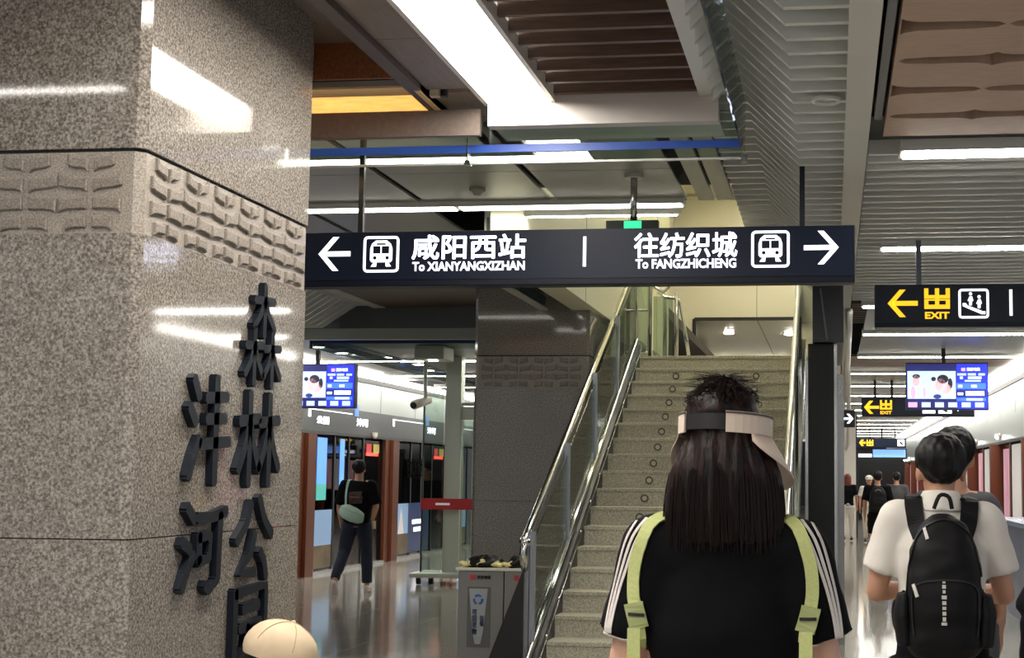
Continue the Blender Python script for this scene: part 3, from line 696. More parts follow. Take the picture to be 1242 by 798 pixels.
put('symbol_square', B(.073, .135, 18.955, 18.96, 2.24, 2.36), SIGNW, t); put('hanging_rod', B(.12, .135, 18.99, 19.01, 2.41, 3.13), BLACK, t)
# green emergency exit box behind the long sign
t = thing('emergency_exit_light', (-1.22, 8.6, 2.88), 'green emergency exit light hung on a steel pole above the long sign', 'exit light')
put('case', B(-1.405, -1.075, 8.6, 8.66, 2.90, 3.10), mat('dark_case', '2a2b29', .5), t)
bm = bmesh.new(); box(bm, -1.29, -1.18, 8.595, 8.6, 3.05, 3.095); box(bm, -1.29, -1.262, 8.595, 8.6, 3.0, 3.05); box(bm, -1.208, -1.18, 8.595, 8.6, 3.0, 3.05); box(bm, -1.245, -1.225, 8.595, 8.6, 3.02, 3.06)
put('running_figure', bm, SIGNG, t)
put('pole', tube(bmesh.new(), [(-1.235, 8.64, 3.09), (-1.235, 8.64, ZH)], .022, 12), STEEL, t, smooth=True); put('flange', disc(bmesh.new(), (-1.235, 8.64, ZH - .012), .062, .024), ALU, t)
t = thing('smoke_detector', (-2.33, 8.95, ZH - .05), 'small round smoke detector on the metal ceiling panel above the long sign', 'smoke detector')
put('base', disc(bmesh.new(), (-2.33, 8.95, ZH - .012), .055, .024), mat('detector_grey', '8a8579', .5), t); put('sensor', disc(bmesh.new(), (-2.33, 8.95, ZH - .038), .02, .03, r2=.042), MC['detector_grey'], t)
t = thing('white_framed_box', (-2.44, 9.85, 3.2), 'white framed box with a dark face above the long sign, left of the stairwell', 'box')
put('frame', B(-2.51, -2.27, 9.86, 10.0, 3.05, 3.42), CREAM, t); put('dark_face', B(-2.49, -2.39, 9.85, 9.86, 3.05, 3.37), mat('slate_face', '55585a', .4), t)
t = thing('clamp_fitting', (-2.03, 6.63, 3.38), 'small pale clamp fitting at the top of the near glass barrier seam', 'fitting')
put('bracket', B(-1.975, -1.93, 6.61, 6.65, ZH - .03, ZH + .02), mat('pale_bracket', 'b9ab93', .4), t); put('rod', B(-1.875, -1.868, 6.96, 6.972, 3.12, 3.37), CHROME, t); put('socket', disc(bmesh.new(), (-1.905, 6.63, ZH - .01), .02, .04), BLACK, t)

# ================================================================== SCREENS
def screen(cx, y, label, mirror=False):
    t = thing('information_screen', (cx, y, 2.37), label, 'screen'); W, H = 1.0, .565; x0 = cx - W / 2; z0 = 2.385
    SB = mat('screen_blue', '1a2bd0', .4, emit=1.0); SD = mat('screen_dark_blue', '0a0c5c', .4, emit=.9); SL = mat('screen_pale', 'b7cdf5', .4, emit=1.0)
    SM = mat('screen_mid_blue', '3f73e8', .4, emit=1.0); SW = mat('screen_white', 'dfe9ff', .4, emit=1.1); SP = mat('screen_pink', 'f2a3c8', .4, emit=1.0); SK = mat('screen_skin', 'dcb3b8', .4, emit=.9); SH = mat('screen_hair', '20182c', .4, emit=.3)
    put('casing', B(x0 - .01, x0 + W + .01, y, y + .12, z0 - .015, z0 + H + .015), BLACK, t)
    fx = lambda u: x0 + W * u; fz = lambda v: z0 + H * v
    def q(n, u0, u1, v0, v1, m, lay=1): return put(n, B(fx(u0), fx(u1), y - .002 * lay, y - .0005 * lay + .0002, fz(v0), fz(v1)), m, disp)
    disp = put('display', B(fx(0), fx(1), y - .002, y, fz(0), fz(1)), SB, t)
    q('picture_border', 0, .62, 0, 1, SD, 2); q('picture', .01, .61, .22, .84, SL, 3)
    for n, c, r, m in (('hair', (.12, .72, .048, .05), 0, SH), ('face', (.12, .62, .045, .13), 0, SK), ('body', (.08, .36, .03, .14), 0, SP), ('arm', (.22, .36, .02, .13), 0, SP), ('hair', (.45, .66, .07, .10), 0, SH), ('face', (.42, .52, .07, .15), 0, SK), ('hair', (.54, .56, .03, .12), 0, SH), ('face', (.49, .44, .06, .12), 0, SK), ('hair', (.335, .66, .03, .05), 0, SH), ('shirt', (.38, .27, .05, .05), 0, mat('screen_navy', '26357c', .4, emit=.8))):
        bm = bmesh.new(); bmesh.ops.create_circle(bm, cap_ends=True, segments=18, radius=1, matrix=Matrix.Translation((fx(c[0]), y - .0064, fz(c[1]))) @ Matrix.Rotation(PI / 2, 4, 'X') @ Matrix.Diagonal((c[2] * W, c[3] * H, 1, 1)))
        put('picture_' + n, bm, m, disp)
    q('logo_mark', .68, .73, .84, .91, SP, 2); text('heading', '西安地铁', fx(.83), y - .004, fz(.88), .16 * W, .07 * H, SW, disp)
    for u0, u1, v0, v1 in ((.63, .74, .74, .79), (.76, .86, .74, .79), (.89, .97, .74, .79), (.66, .70, .66, .72), (.76, .93, .66, .72), (.72, .92, .60, .64)): q('text_bar', u0, u1, v0, v1, SL, 2)
    q('row', .62, .98, .44, .57, SM, 2); q('row', .62, .98, .27, .41, SD, 2); q('row', .62, .98, .17, .24, SM, 2)
    for u0, u1, v0, v1 in ((.63, .70, .30, .36), (.73, .96, .29, .39), (.64, .69, .47, .53), (.80, .87, .47, .53), (.74, .94, .18, .23)): q('text_bar', u0, u1, v0, v1, SW, 4)
    for k in range(6): q('text_bar', .02 + .165 * k, .13 + .165 * k, .03, .14, SP if k == 0 else SL, 4)
    put('pole', B(cx - .06, cx - .01, y + .04, y + .09, z0 + H, ZL), BLACK, t)
    return t
screen(1.44, 18.0, 'blue information screen hanging over the right platform above the crowd')
screen(-6.82, 18.0, 'blue information screen over the left platform beside the near pillar')
# small far screen under the farthest sign
put('hanging_rod', B(1.2, 1.24, 46.04, 46.08, 2.8, ZL), BLACK, s4); put('hanging_rod', B(2.0, 2.04, 46.04, 46.08, 2.8, ZL), BLACK, s4)
t = thing('far_screen', (1.6, 46.2, 2.1), 'small far blue screen right under the farthest exit sign', 'screen')
put('casing', B(.80, 2.40, 46.2, 46.3, 2.14, 2.47), BLACK, t); put('pole', B(1.58, 1.64, 46.24, 46.28, 2.47, ZL), BLACK, t); put('display', B(1.32, 2.36, 46.19, 46.2, 2.19, 2.44), mat('screen_sky', '6f9df2', .4, emit=1), t); put('display', B(.85, 1.28, 46.19, 46.2, 2.19, 2.30), mat('screen_white', 'dfe9ff', .4, emit=1.1), t)

# ================================================================== PLATFORM SCREEN DOORS
AD_SKY = mat('poster_sky', '8fb0d8', .3, emit=.15); AD_LAND = mat('poster_land', '6b5a3c', .3, noise=.35, scale=3, emit=.03); AD_NAVY = mat('poster_navy', '1f3a68', .3, emit=.08)
PINK = mat('poster_pink', 'd9a2b4', .4, noise=.3, scale=2.2, stretch=(1, 3, .5), emit=.25); PALE = mat('poster_pale', 'dcd6d2', .4, emit=.2); TEALP = mat('lit_blue_panel', '5e96ea', .3, emit=.9); TEALQ = mat('lit_teal_panel', '4fb0a8', .3, emit=.5)
def platform_doors(side):
    s = -1 if side == 'left' else 1; X = XL if s < 0 else XR; into = -s
    fx = lambda d: X + into * d         # d: distance from wall plane into the platform
    def bx(d0, d1, y0, y1, z0, z1): a, b = sorted((fx(d0), fx(d1))); return B(a, b, y0, y1, z0, z1)
    y_a, y_b = (15, 60) if s < 0 else (14, 68)
    w_ = put('wall_' + side, bx(-.30, -.15, y_a - 8, y_b, 0, 3.4), mat('tunnel_dark', '26292c', .5), kind='structure')
    w2 = put('trim_' + ('3' if s < 0 else '4'), bx(-.06, .02, y_a - 8, y_b, 2.99, 3.07), BLACK, kind='structure')
    put('header_upper', bx(-.02, .0, y_a - 8, y_b, 2.52, 2.99), HEADL, w2)
    put('header_lower', bx(-.04, .03, y_a - 8, y_b, 2.10, 2.52), HEADER if s < 0 else HEADL, w2)
    put('header_edge', bx(.03, .05, y_a - 8, y_b, 2.085, 2.13), mat('dark_edge', '2e3033', .4), w2)
    y = y_a - 7.9
    k = 0
    while y < y_b:
        put('header_joint', bx(.0005, .0015, y, y + .02, 2.52, 2.99), MC['dark_edge'], w2); y += 2.0
    t = thing('edge_light_line', (fx(.15), y_a, 3.07), 'continuous bright light line along the %s platform edge' % side, 'ceiling light')
    put('diffuser', bx(.0, .28, y_a - 4, y_b, 3.075, 3.11), LAMPD, t)
    P0 = (19.85 if s < 0 else 20.2); pitch = 4.0
    n0 = -1; n1 = 9
    for i in range(n0, n1):
        y0 = P0 + pitch * i
        g = 'glass door bays of the %s platform edge' % side
        t = thing('screen_door', (fx(0), y0, 0), [ORD[i - n0] + ' glass door bay with copper posts along the %s platform edge' % side,
             'left platform door bay ahead of the walking man, with blue lit strips and red display'][1 if (s < 0 and i == 0) else 0], 'door', None if (s < 0 and i == 0) else g)
        put('copper_post', bx(-.06, .10, y0 - .28, y0 + .05, 0, 2.08), COPPER, t) if s < 0 else put('copper_post', bx(-.06, .17, y0 - .12, y0 + .05, 0, 2.08), COPPER, t); put('copper_post', bx(-.06, .0, y0 + 2.6, y0 + 2.78, 0, 2.09), COPPER, t) if s > 0 else put('copper_post', bx(-.06, .05, y0 + 3.45, y0 + 3.70, 0, 2.08), COPPER, t)
        put('sill', bx(-.04, .06, y0 + .05, y0 + 3.45, 0, .05), STEEL, t)
        yy = [y0 + .05, y0 + 1.1, y0 + 1.75, y0 + 2.45, y0 + 3.45]
        if s > 0:
            put('door_glass', bx(-.03, -.015, y0 + .05, y0 + 2.6, .05, 2.09), GLD, t); put('door_glass', bx(-.03, -.015, y0 + 2.75, y0 + 3.72, .05, 2.09), GLD, t)
            put('poster', bx(-.012, -.007, y0 + .15, y0 + 1.2, .95, 2.02), PINK, t); put('poster', bx(-.012, -.007, y0 + 1.25, y0 + 2.5, .9, 2.05), PALE, t); put('poster', bx(-.012, -.007, y0 + 2.8, y0 + 3.6, .8, 2.0), PINK, t)
            put('door_stile', bx(-.05, -.02, y0 + 1.2, y0 + 1.26, .05, 2.09), BLACKN, t)
        else:
            for a, b in zip(yy, yy[1:]):
                put('door_glass', bx(-.03, -.015, a + .03, b - .03, .05, 2.05), GLD, t)
                put('door_stile', bx(-.05, .0, b - .03, b + .03, .05, 2.09), BLACKN, t)
            put('poster_sky', bx(-.012, -.005, yy[0] + .1, yy[1] - .05, .42, .95), AD_SKY, t); put('poster_land', bx(-.012, -.005, yy[0] + .1, yy[1] - .05, .08, .42), AD_LAND, t)
            if i <= 0: put('lit_panel', bx(-.012, -.006, yy[0] + .32, yy[0] + .72, 1.35, 2.04), TEALP, t); put('lit_panel', bx(-.012, -.006, yy[0] + .32, yy[0] + .72, 1.1, 1.35), TEALQ, t); put('lit_panel', bx(-.012, -.006, yy[1] + .25, yy[1] + .45, 1.3, 2.04), TEALP, t)  # glowing strips painted as blue reflections in the door glass
            put('door_notice', bx(-.010, -.004, y0 + 2.6, y0 + 2.85, 1.85, 2.0), mat('red_display', 'c03a3a', .4, emit=.5), t); put('door_notice', bx(-.010, -.004, y0 + 2.95, y0 + 3.25, 1.85, 2.0), mat('yellow_label', 'b7a74c', .4, emit=.2), t)
            put('red_lamp', bx(-.009, -.003, y0 + 2.6, y0 + 3.2, 1.80, 1.85), mat('red_lamp_glow', 'ff3a30', .4, emit=3), t)
    if s < 0:
        # fixed panels after the first bay, with posters and signage strips
        t = thing('edge_poster', (fx(0), 24.6, 0), 'landscape and navy poster low on the glass beside the second copper post', 'poster')
        put('poster_sky', bx(.06, .07, 23.92, 24.6, .45, .98), AD_SKY, t); put('poster_land', bx(.06, .07, 23.92, 24.6, .10, .45), AD_LAND, t)
        put('building', prism(bmesh.new(), [(fx(.072), 24.0, .45), (fx(.072), 24.35, .45), (fx(.072), 24.18, .9)], (.004, 0, 0)), PALE, t)
        put('poster_navy', bx(.06, .07, 24.6, 25.9, .10, .98), AD_NAVY, t)
        put('lettering', bx(.071, .075, 24.85, 25.5, .60, .68), SIGNW, t); put('lettering', bx(.071, .075, 24.95, 25.5, .46, .54), SIGNW, t)
        for k in range(3): text('header_lettering', '沣河', fx(.031), 21.2 + 4 * k + .9, 2.33, .55, .12, SIGNW, w2, face='X+')
        for k in range(5):
            y = 16.4 + 4 * k; put('header_strip', bx(.031, .036, y + 3.4, y + 5.2, 2.44, 2.455), SIGNW, w2)
            put('header_mark', bx(.031, .036, y + 3.3, y + 3.4, 2.33, 2.46), SIGNW, w2)
            put('header_mark', bx(.031, .036, y + 5.3, y + 5.5, 2.42, 2.6), mat('header_blue', '5f8fd0', .4, emit=.3), w2)
        text('header_lettering', '公园', fx(.031), 20.3, 2.30, .5, .11, SIGNW, w2, face='X+')
        text('glass_lettering', '往咸阳西站', fx(.031), 25.2, 1.62, 1.2, .35, BLACK, w2, face='X+')
    else:
        for k in range(10):
            y = 20 + 3.8 * k
            t = thing('header_lamp', (fx(.06), y, 2.22), ORD[k] + ' small round white lamp on the right platform door header', 'lamp', 'small lamps on the right door header')
            put('bezel', ball(bmesh.new(), (fx(.06), y, 2.22), .05, seg=10), FASCIA, t, smooth=True); put('glow', ball(bmesh.new(), (fx(.085), y, 2.21), .042, seg=10), LAMPP, t, smooth=True)
platform_doors('left'); platform_doors('right')
put('wall_far', B(XL, XR, 74, 74.2, 0, 3.4), mat('far_wall_dark', '3a3c3e', .6), kind='structure')
t = thing('dark_far_portal', (1.3, 52, 0), 'dark doorway mass at the far end of the right platform', 'partition')
put('panel', B(.95, 2.6, 52, 52.2, 0, 2.3), mat('portal_dark', '141517', .9), t); put('header', B(.9, 2.65, 51.95, 52.2, 2.3, 2.45), BLACKN, t)
# far white pillars down the right platform
t = thing('white_pillar', (.42, 36, 0), 'pale tiled pillar far down the right platform behind the small arrow sign', 'pillar')
for k in range(5): put('pillar_tile', B(.215, .60, 36, 37.2, .62 * k + .003, .62 * (k + 1)), mat('white_tile', 'd8d4ca', .3), t)
put('dark_side', B(.60, .64, 36.0, 37.2, 0, 3.12), BLACKN, t)
# curved pipe in front of it
t = thing('curved_white_duct', (.3, 20, 2.6), 'pale curved trim dropping from the ceiling beam behind the small arrow sign', 'trim')
put('trim_band', tube(bmesh.new(), [(.17, 13.5, 3.09), (.19, 16, 3.07), (.22, 19.6, 3.05), (.25, 21, 2.9), (.26, 22, 2.4), (.26, 22.3, 2.05), (.22, 22.4, 1.95), (.18, 22.3, 2.05), (.17, 22, 2.4)], [(.04, .03)] * 9, 8), BEAMW, t, smooth=True)

# ================================================================== LEFT PLATFORM FURNITURE
LW = mat('enclosure_white', 'b9bfb2', .45)
t = thing('glass_enclosure', (-5.2, 19, 0), 'tall glass enclosure with pale post and red tape band, left of the farther pillar', 'enclosure')
put('post', B(-5.34, -5.12, 19, 19.2, .16, 3.14), LW, t)
put('cross_beam', B(-5.12, -4.2, 19.02, 19.16, 2.26, 2.44), LW, t); put('cross_beam', B(-5.12, -4.2, 19.04, 19.14, 2.46, 2.50), LW, t)
put('glass_panel', B(-5.62, -5.35, 18.96, 18.975, .16, 2.62), GLG, t); put('glass_panel', B(-5.11, -4.25, 19.05, 19.062, .16, 2.25), GLG, t)
put('glass_edge', B(-5.64, -5.62, 18.95, 18.98, .16, 3.1), mat('dark_green_edge', '32413c', .3), t)
put('glass_edge', B(-4.95, -4.93, 19.03, 19.06, .16, 2.25), LW, t)
put('red_band', B(-5.63, -4.6, 18.90, 18.92, 1.02, 1.17), mat('red_tape', 'b3252b', .45), t); put('band_lettering', B(-5.42, -5.22, 18.895, 18.90, 1.08, 1.11), PALE, t)
put('base_plate', B(-5.72, -4.3, 18.7, 19.4, .10, .16, .015), LW, t)
for x in (-5.60, -5.42, -5.0):
    c = put('caster', tube(bmesh.new(), [(x - .025, 18.78, .05), (x + .025, 18.78, .05)], .048, 12), BLACK, t); put('caster_bracket', B(x - .035, x + .035, 18.76, 18.80, .06, .11), STEEL, c)
t = thing('ceiling_speaker_box', (-5.5, 17.5, 2.9), 'pale box housing under the ceiling above the glass enclosure', 'box')
put('housing', B(-5.29, -4.90, 17.3, 17.8, 2.965, 3.14, .02), LW, t); put('lens', disc(bmesh.new(), (-5.08, 17.45, 2.96), .06, .015), LAMPP, t)
t = thing('bullet_camera', (-5.65, 19, 2.3), 'white bullet security camera on a curved arm, below the left ceiling', 'camera')
put('arm', tube(bmesh.new(), [(-5.52, 18.6, 3.1), (-5.52, 18.6, 2.75), (-5.51, 18.6, 2.56), (-5.53, 18.55, 2.48)], .028, 10), LW, t, smooth=True)
put('body', tube(bmesh.new(), [(-5.49, 18.7, 2.52), (-5.55, 18.5, 2.47), (-5.60, 18.36, 2.43)], [.05, .062, .062], 14), mat('camera_white', 'dcd5ca', .4), t, smooth=True)
put('lens', tube(bmesh.new(), [(-5.60, 18.362, 2.43), (-5.608, 18.34, 2.423)], .045, 14), BLACK, t)
t = thing('dome_camera', (-5.0, 24, 2.05), 'tiny round white dome on the door header near the second copper post', 'camera')
put('base', disc(bmesh.new(), (-7.55, 22.6, 2.17), .05, .03), LW, t); put('dome', ball(bmesh.new(), (-7.55, 22.6, 2.13), .045, seg=10), mat('pink_white', 'e6cfc6', .3), t, smooth=True)

# litter bin
BY = 10.15
bn = thing('litter_bin', (-2.48, BY + .15, 0), 'grey steel two-part litter bin with clear bag windows beside the stairs', 'bin')
BG = mat('bin_steel', '7f7e7b', .35, .5)
for x0, x1 in ((-2.727, -2.386), (-2.380, -2.245)):
    put('bin_body', B(x0, x1, BY, BY + .32, .03, .80, .008), BG, bn)
put('bin_lid', B(-2.745, -2.235, BY - .015, BY + .34, .80, .822, .004), mat('bin_lid_pale', 'c9c8bd', .4, .2), bn)
put('bin_plinth', B(-2.72, -2.25, BY + .01, BY + .31, 0, .03), BLACK, bn)
LR = mat('logo_red', 'b03034', .4)
fr = put('bag_window', B(-2.653, -2.48, BY - .006, BY + .001, .246, .683), mat('window_recess', '5d5d5a', .4, .3), bn)
put('clear_bag', prism(bmesh.new(), [(-2.64, BY - .010, .67), (-2.50, BY - .010, .67), (-2.53, BY - .014, .36), (-2.55, BY - .012, .27), (-2.59, BY - .012, .27), (-2.61, BY - .014, .36)], (0, .002, 0)), mat('bag_film', '93979a', .3), fr)
bm = bmesh.new(); cx = -2.57
for a in range(3):
    an = PI / 2 + a * 2 * PI / 3; tube(bm, [(cx + .032 * math.cos(an + q), BY - .017, .592 + .032 * math.sin(an + q)) for q in (-.75, -.2, .2, .75)], .008, 6)
put('recycling_mark', bm, mat('print_blue', '2f62b5', .4), fr)
text('bag_lettering', '可\n回\n收\n物', cx - .025, BY - .016, .43, .036, .18, MC['print_blue'], fr, bold=.02); text('bag_lettering', '垃\n圾', cx + .03, BY - .016, .44, .03, .08, MC['print_blue'], fr, bold=.02)
put('logo_square', B(-2.634, -2.597, BY - .006, BY, .733, .770), LR, bn); put('logo_square', B(-2.306, -2.27, BY - .006, BY, .733, .770), LR, bn)
text('bin_lettering', '西安地铁', -2.532, BY - .001, .752, .10, .026, BLACK, bn, bold=.03)
for k, (x0, x1) in enumerate(((-2.71, -2.40), (-2.385, -2.25))):
    bm = bmesh.new(); ball(bm, ((x0 + x1) / 2, BY + .12, .85), (x1 - x0) / 2, .13, .05, 20)
    for v in bm.verts:
        v.co += Vector((0, 0, .016 * math.sin(v.co.x * 60) * math.cos(v.co.y * 50)))
    put('bag_mouth', bm, mat('black_bag', '0c0c0e', .4, spec=.3), bn, smooth=True)
    for q in range(3 if k == 0 else 1):
        bm = bmesh.new(); ball(bm, (x0 + .03 + .12 * q, BY + .02, .845 + .012 * (q % 2)), .045, .03, .022, 12)
        for v in bm.verts: v.co += Vector((.012 * math.sin(v.co.z * 190), 0, .008 * math.sin(v.co.x * 120)))
        put('yellow_liner', bm, mat('yellow_bag', 'd8cf8c', .5), bn, smooth=True)
# service desk at the right
t = thing('service_desk', (2.35, 15.5, 0), 'blue-grey service desk at the right edge of the platform', 'desk')
DK = mat('desk_blue_grey', '4c5878', .3, .2)
put('body', B(1.98, 2.58, 14.3, 17.5, 0, 1.0), DK, t); put('top', B(1.94, 2.61, 14.25, 17.55, 1.0, 1.05), mat('desk_top', '6f7c9c', .25), t)
put('front_sign', B(2.08, 2.14, 14.29, 14.3, .62, .74), SIGNW, t); put('front_sign', B(2.17, 2.23, 14.29, 14.3, .62, .74), SIGNW, t)
t = thing('yellow_bag', (2.2, 14.7, 1.05), 'small yellow bag lying on the service desk', 'bag')
put('pouch', ball(bmesh.new(), (2.16, 14.7, 1.108), .15, .1, .055, 14), mat('yellow_pouch', 'dcb445', .6), t, smooth=True); put('strap', tube(bmesh.new(), [(2.07, 14.65, 1.12), (2.12, 14.64, 1.17), (2.2, 14.64, 1.17), (2.25, 14.65, 1.12)], .008, 6), MC['yellow_pouch'], t)

# ================================================================== PEOPLE
from mathutils import noise as mnoise
SKIN = mat('skin', 'b98a70', .55); SKIN2 = mat('skin_pale', 'cfa189', .55)
HAIRB = mat('black_hair', '0d0b0a', .5, noise=.3, scale=60, stretch=(3, 3, .3), spec=.25); HAIRR = mat('dark_brown_hair', '2a1610', .5, col2='0a0808', scale=26, stretch=(3, 3, .25), bump=.5, spec=.25)
CLB = mat('black_cloth', '08080b', .9, spec=.15); CLN = mat('navy_cloth', '181e33', .85, sheen=.1); CLW = mat('white_cotton', 'd9d3ca', .85, noise=.04, scale=8); CLG = mat('grey_cloth', '4b4b4e', .85)
SHOE = mat('pale_shoe', 'd8c4bf', .6); SHOEB = mat('black_shoe', '111113', .5)
def otube(bm, pts, rad, xa=(1, 0, 0), seg=16, sup=2.0):
    pts = [Vector(p) for p in pts]; n = len(pts); xa = Vector(xa); rings = []
    for i, p in enumerate(pts):
        t = (pts[min(i + 1, n - 1)] - pts[max(i - 1, 0)]).normalized(); x = (xa - t * xa.dot(t)).normalized(); yv = t.cross(x)
        r = rad[i]; rx, ry = r if hasattr(r, '__len__') else (r, r); row = []
        for k in range(seg):
            a = 2 * PI * k / seg; c, s_ = math.cos(a), math.sin(a)
            row.append(bm.verts.new(p + x * rx * math.copysign(abs(c) ** (2 / sup), c) + yv * ry * math.copysign(abs(s_) ** (2 / sup), s_)))
        rings.append(row)
    for a, b in zip(rings, rings[1:]):
        for k in range(seg): bm.faces.new((a[k], a[(k + 1) % seg], b[(k + 1) % seg], b[k]))
    bm.faces.new(rings[0][::-1]); bm.faces.new(rings[-1])
    bmesh.ops.recalc_face_normals(bm, faces=bm.faces)
    return bm
def V3(p): return Vector(p)
def hand(bm, w, d, side, s=1.0, curl=.5):
    """palm and five fingers from wrist w along d; curled towards the body"""
    d = V3(d).normalized(); inn = V3((-side, 0, 0)); inn = (inn - d * inn.dot(d)).normalized(); ac = d.cross(inn) * side
    if ac.y < 0: ac = -ac
    palm = V3(w) + d * .045 * s
    otube(bm, [w, V3(w) + d * .03 * s, V3(w) + d * .075 * s, V3(w) + d * .09 * s], [(.026 * s, .020 * s), (.036 * s, .019 * s), (.042 * s, .017 * s), (.036 * s, .014 * s)], ac, 12)
    for k, (off, L) in enumerate(((-.031, .058), (-.011, .070), (.011, .075), (.031, .068))):
        b = V3(w) + d * .08 * s + ac * off * s
        p1 = b + (d + inn * curl * .3).normalized() * L * .45 * s; p2 = p1 + (d + inn * curl * 1.2).normalized() * L * .32 * s; p3 = p2 + (d * .6 + inn * curl * 2).normalized() * L * .25 * s
        otube(bm, [b, p1, p2, p3], [.0105 * s, .0095 * s, .009 * s, .006 * s], ac, 8)
    b = V3(w) + d * .03 * s + ac * .03 * s
    otube(bm, [b, b + (d * .6 + ac * .8).normalized() * .04 * s, b + (d * .85 + ac * .55 + inn * .3).normalized() * .075 * s], [.014 * s, .012 * s, .007 * s], inn, 8)
def headshape(bm, c, R, s):
    """skull, jaw, nose, ears, brow; R turns the head"""
    def P(x, y, z): return V3(c) + R @ V3((x * s, y * s, z * s))
    ball(bm, P(0, -.012, .03), .076 * s, .094 * s, .088 * s, 18, R)
    ball(bm, P(0, .022, -.035), .058 * s, .066 * s, .078 * s, 16, R)
    ball(bm, P(0, .06, -.095), .024 * s, .02 * s, .02 * s, 10, R)
    otube(bm, [P(0, .082, .02), P(0, .10, -.022), P(0, .088, -.034)], [.008 * s, .015 * s, .012 * s], R @ V3((1, 0, 0)), 8)
    ball(bm, P(0, .076, -.060), .024 * s, .014 * s, .006 * s, 10, R); ball(bm, P(0, .075, -.072), .022 * s, .014 * s, .007 * s, 10, R)
    for k in (-1, 1):
        ball(bm, P(k * .079, -.004, -.012), .010 * s, .020 * s, .032 * s, 10, R)
        ball(bm, P(k * .03, .075, .028), .026 * s, .012 * s, .008 * s, 8, R)
def limb_mesh(bm, J, side, s, grow=0, upto=1.0, part='arm'):
    sh, el, ha = J['sh'][side], J['el'][side], J['ha'][side]
def wrinkle(me, amp, sc=7, seed=0):
    me.update()
    for v in me.vertices:
        v.co += v.normal * amp * mnoise.noise(V3((v.co.x * sc + seed, v.co.y * sc, v.co.z * sc * 1.6)))
def joints(H=1.7, w=.185, lf=(.0, .0), rf=(.0, .0), la=((.03, .0), None), ra=((.03, .0), None), lean=0., hw=1.0):
    """lf, rf: (forward, lift) of each foot; la, ra: ((elbow out, elbow forward), hand or None)"""
    s = H / 1.7; J = {'s': s, 'H': H}
    J['pelvis'] = V3((0, 0, .93)) * s; J['waist'] = V3((0, lean * .3, 1.08)) * s; J['chest'] = V3((0, lean * .7, 1.28)) * s; J['neck'] = V3((0, lean, 1.44)) * s; J['head'] = V3((0, lean + .02, 1.59)) * s
    J['sh'] = {}; J['el'] = {}; J['ha'] = {}; J['hip'] = {}; J['kn'] = {}; J['an'] = {}
    for sd, ft, ar in ((-1, lf, la), (1, rf, ra)):
        J['sh'][sd] = V3((sd * w / s * hw, lean * .9, 1.395)) * s; (eo, ef), h = ar
        J['el'][sd] = J['sh'][sd] + V3((sd * (.03 + eo), ef, -math.sqrt(max(.01, .285 ** 2 - (.03 + eo) ** 2 - ef ** 2)))) * s
        J['ha'][sd] = V3(h) * s if h else J['el'][sd] + V3((sd * .0, .06 + ef * .5, -.24)) * s
        J['hip'][sd] = V3((sd * .092, 0, .90)) * s; fy, fl = ft
        J['an'][sd] = V3((sd * .095, fy, .085 + fl)) * s
        mid = (J['hip'][sd] + J['an'][sd]) / 2; bend = .03 + .35 * fl
        J['kn'][sd] = mid + V3((0, bend + .02, .0)) * s
        J['kn'][sd].z = mid.z + .0
    return J
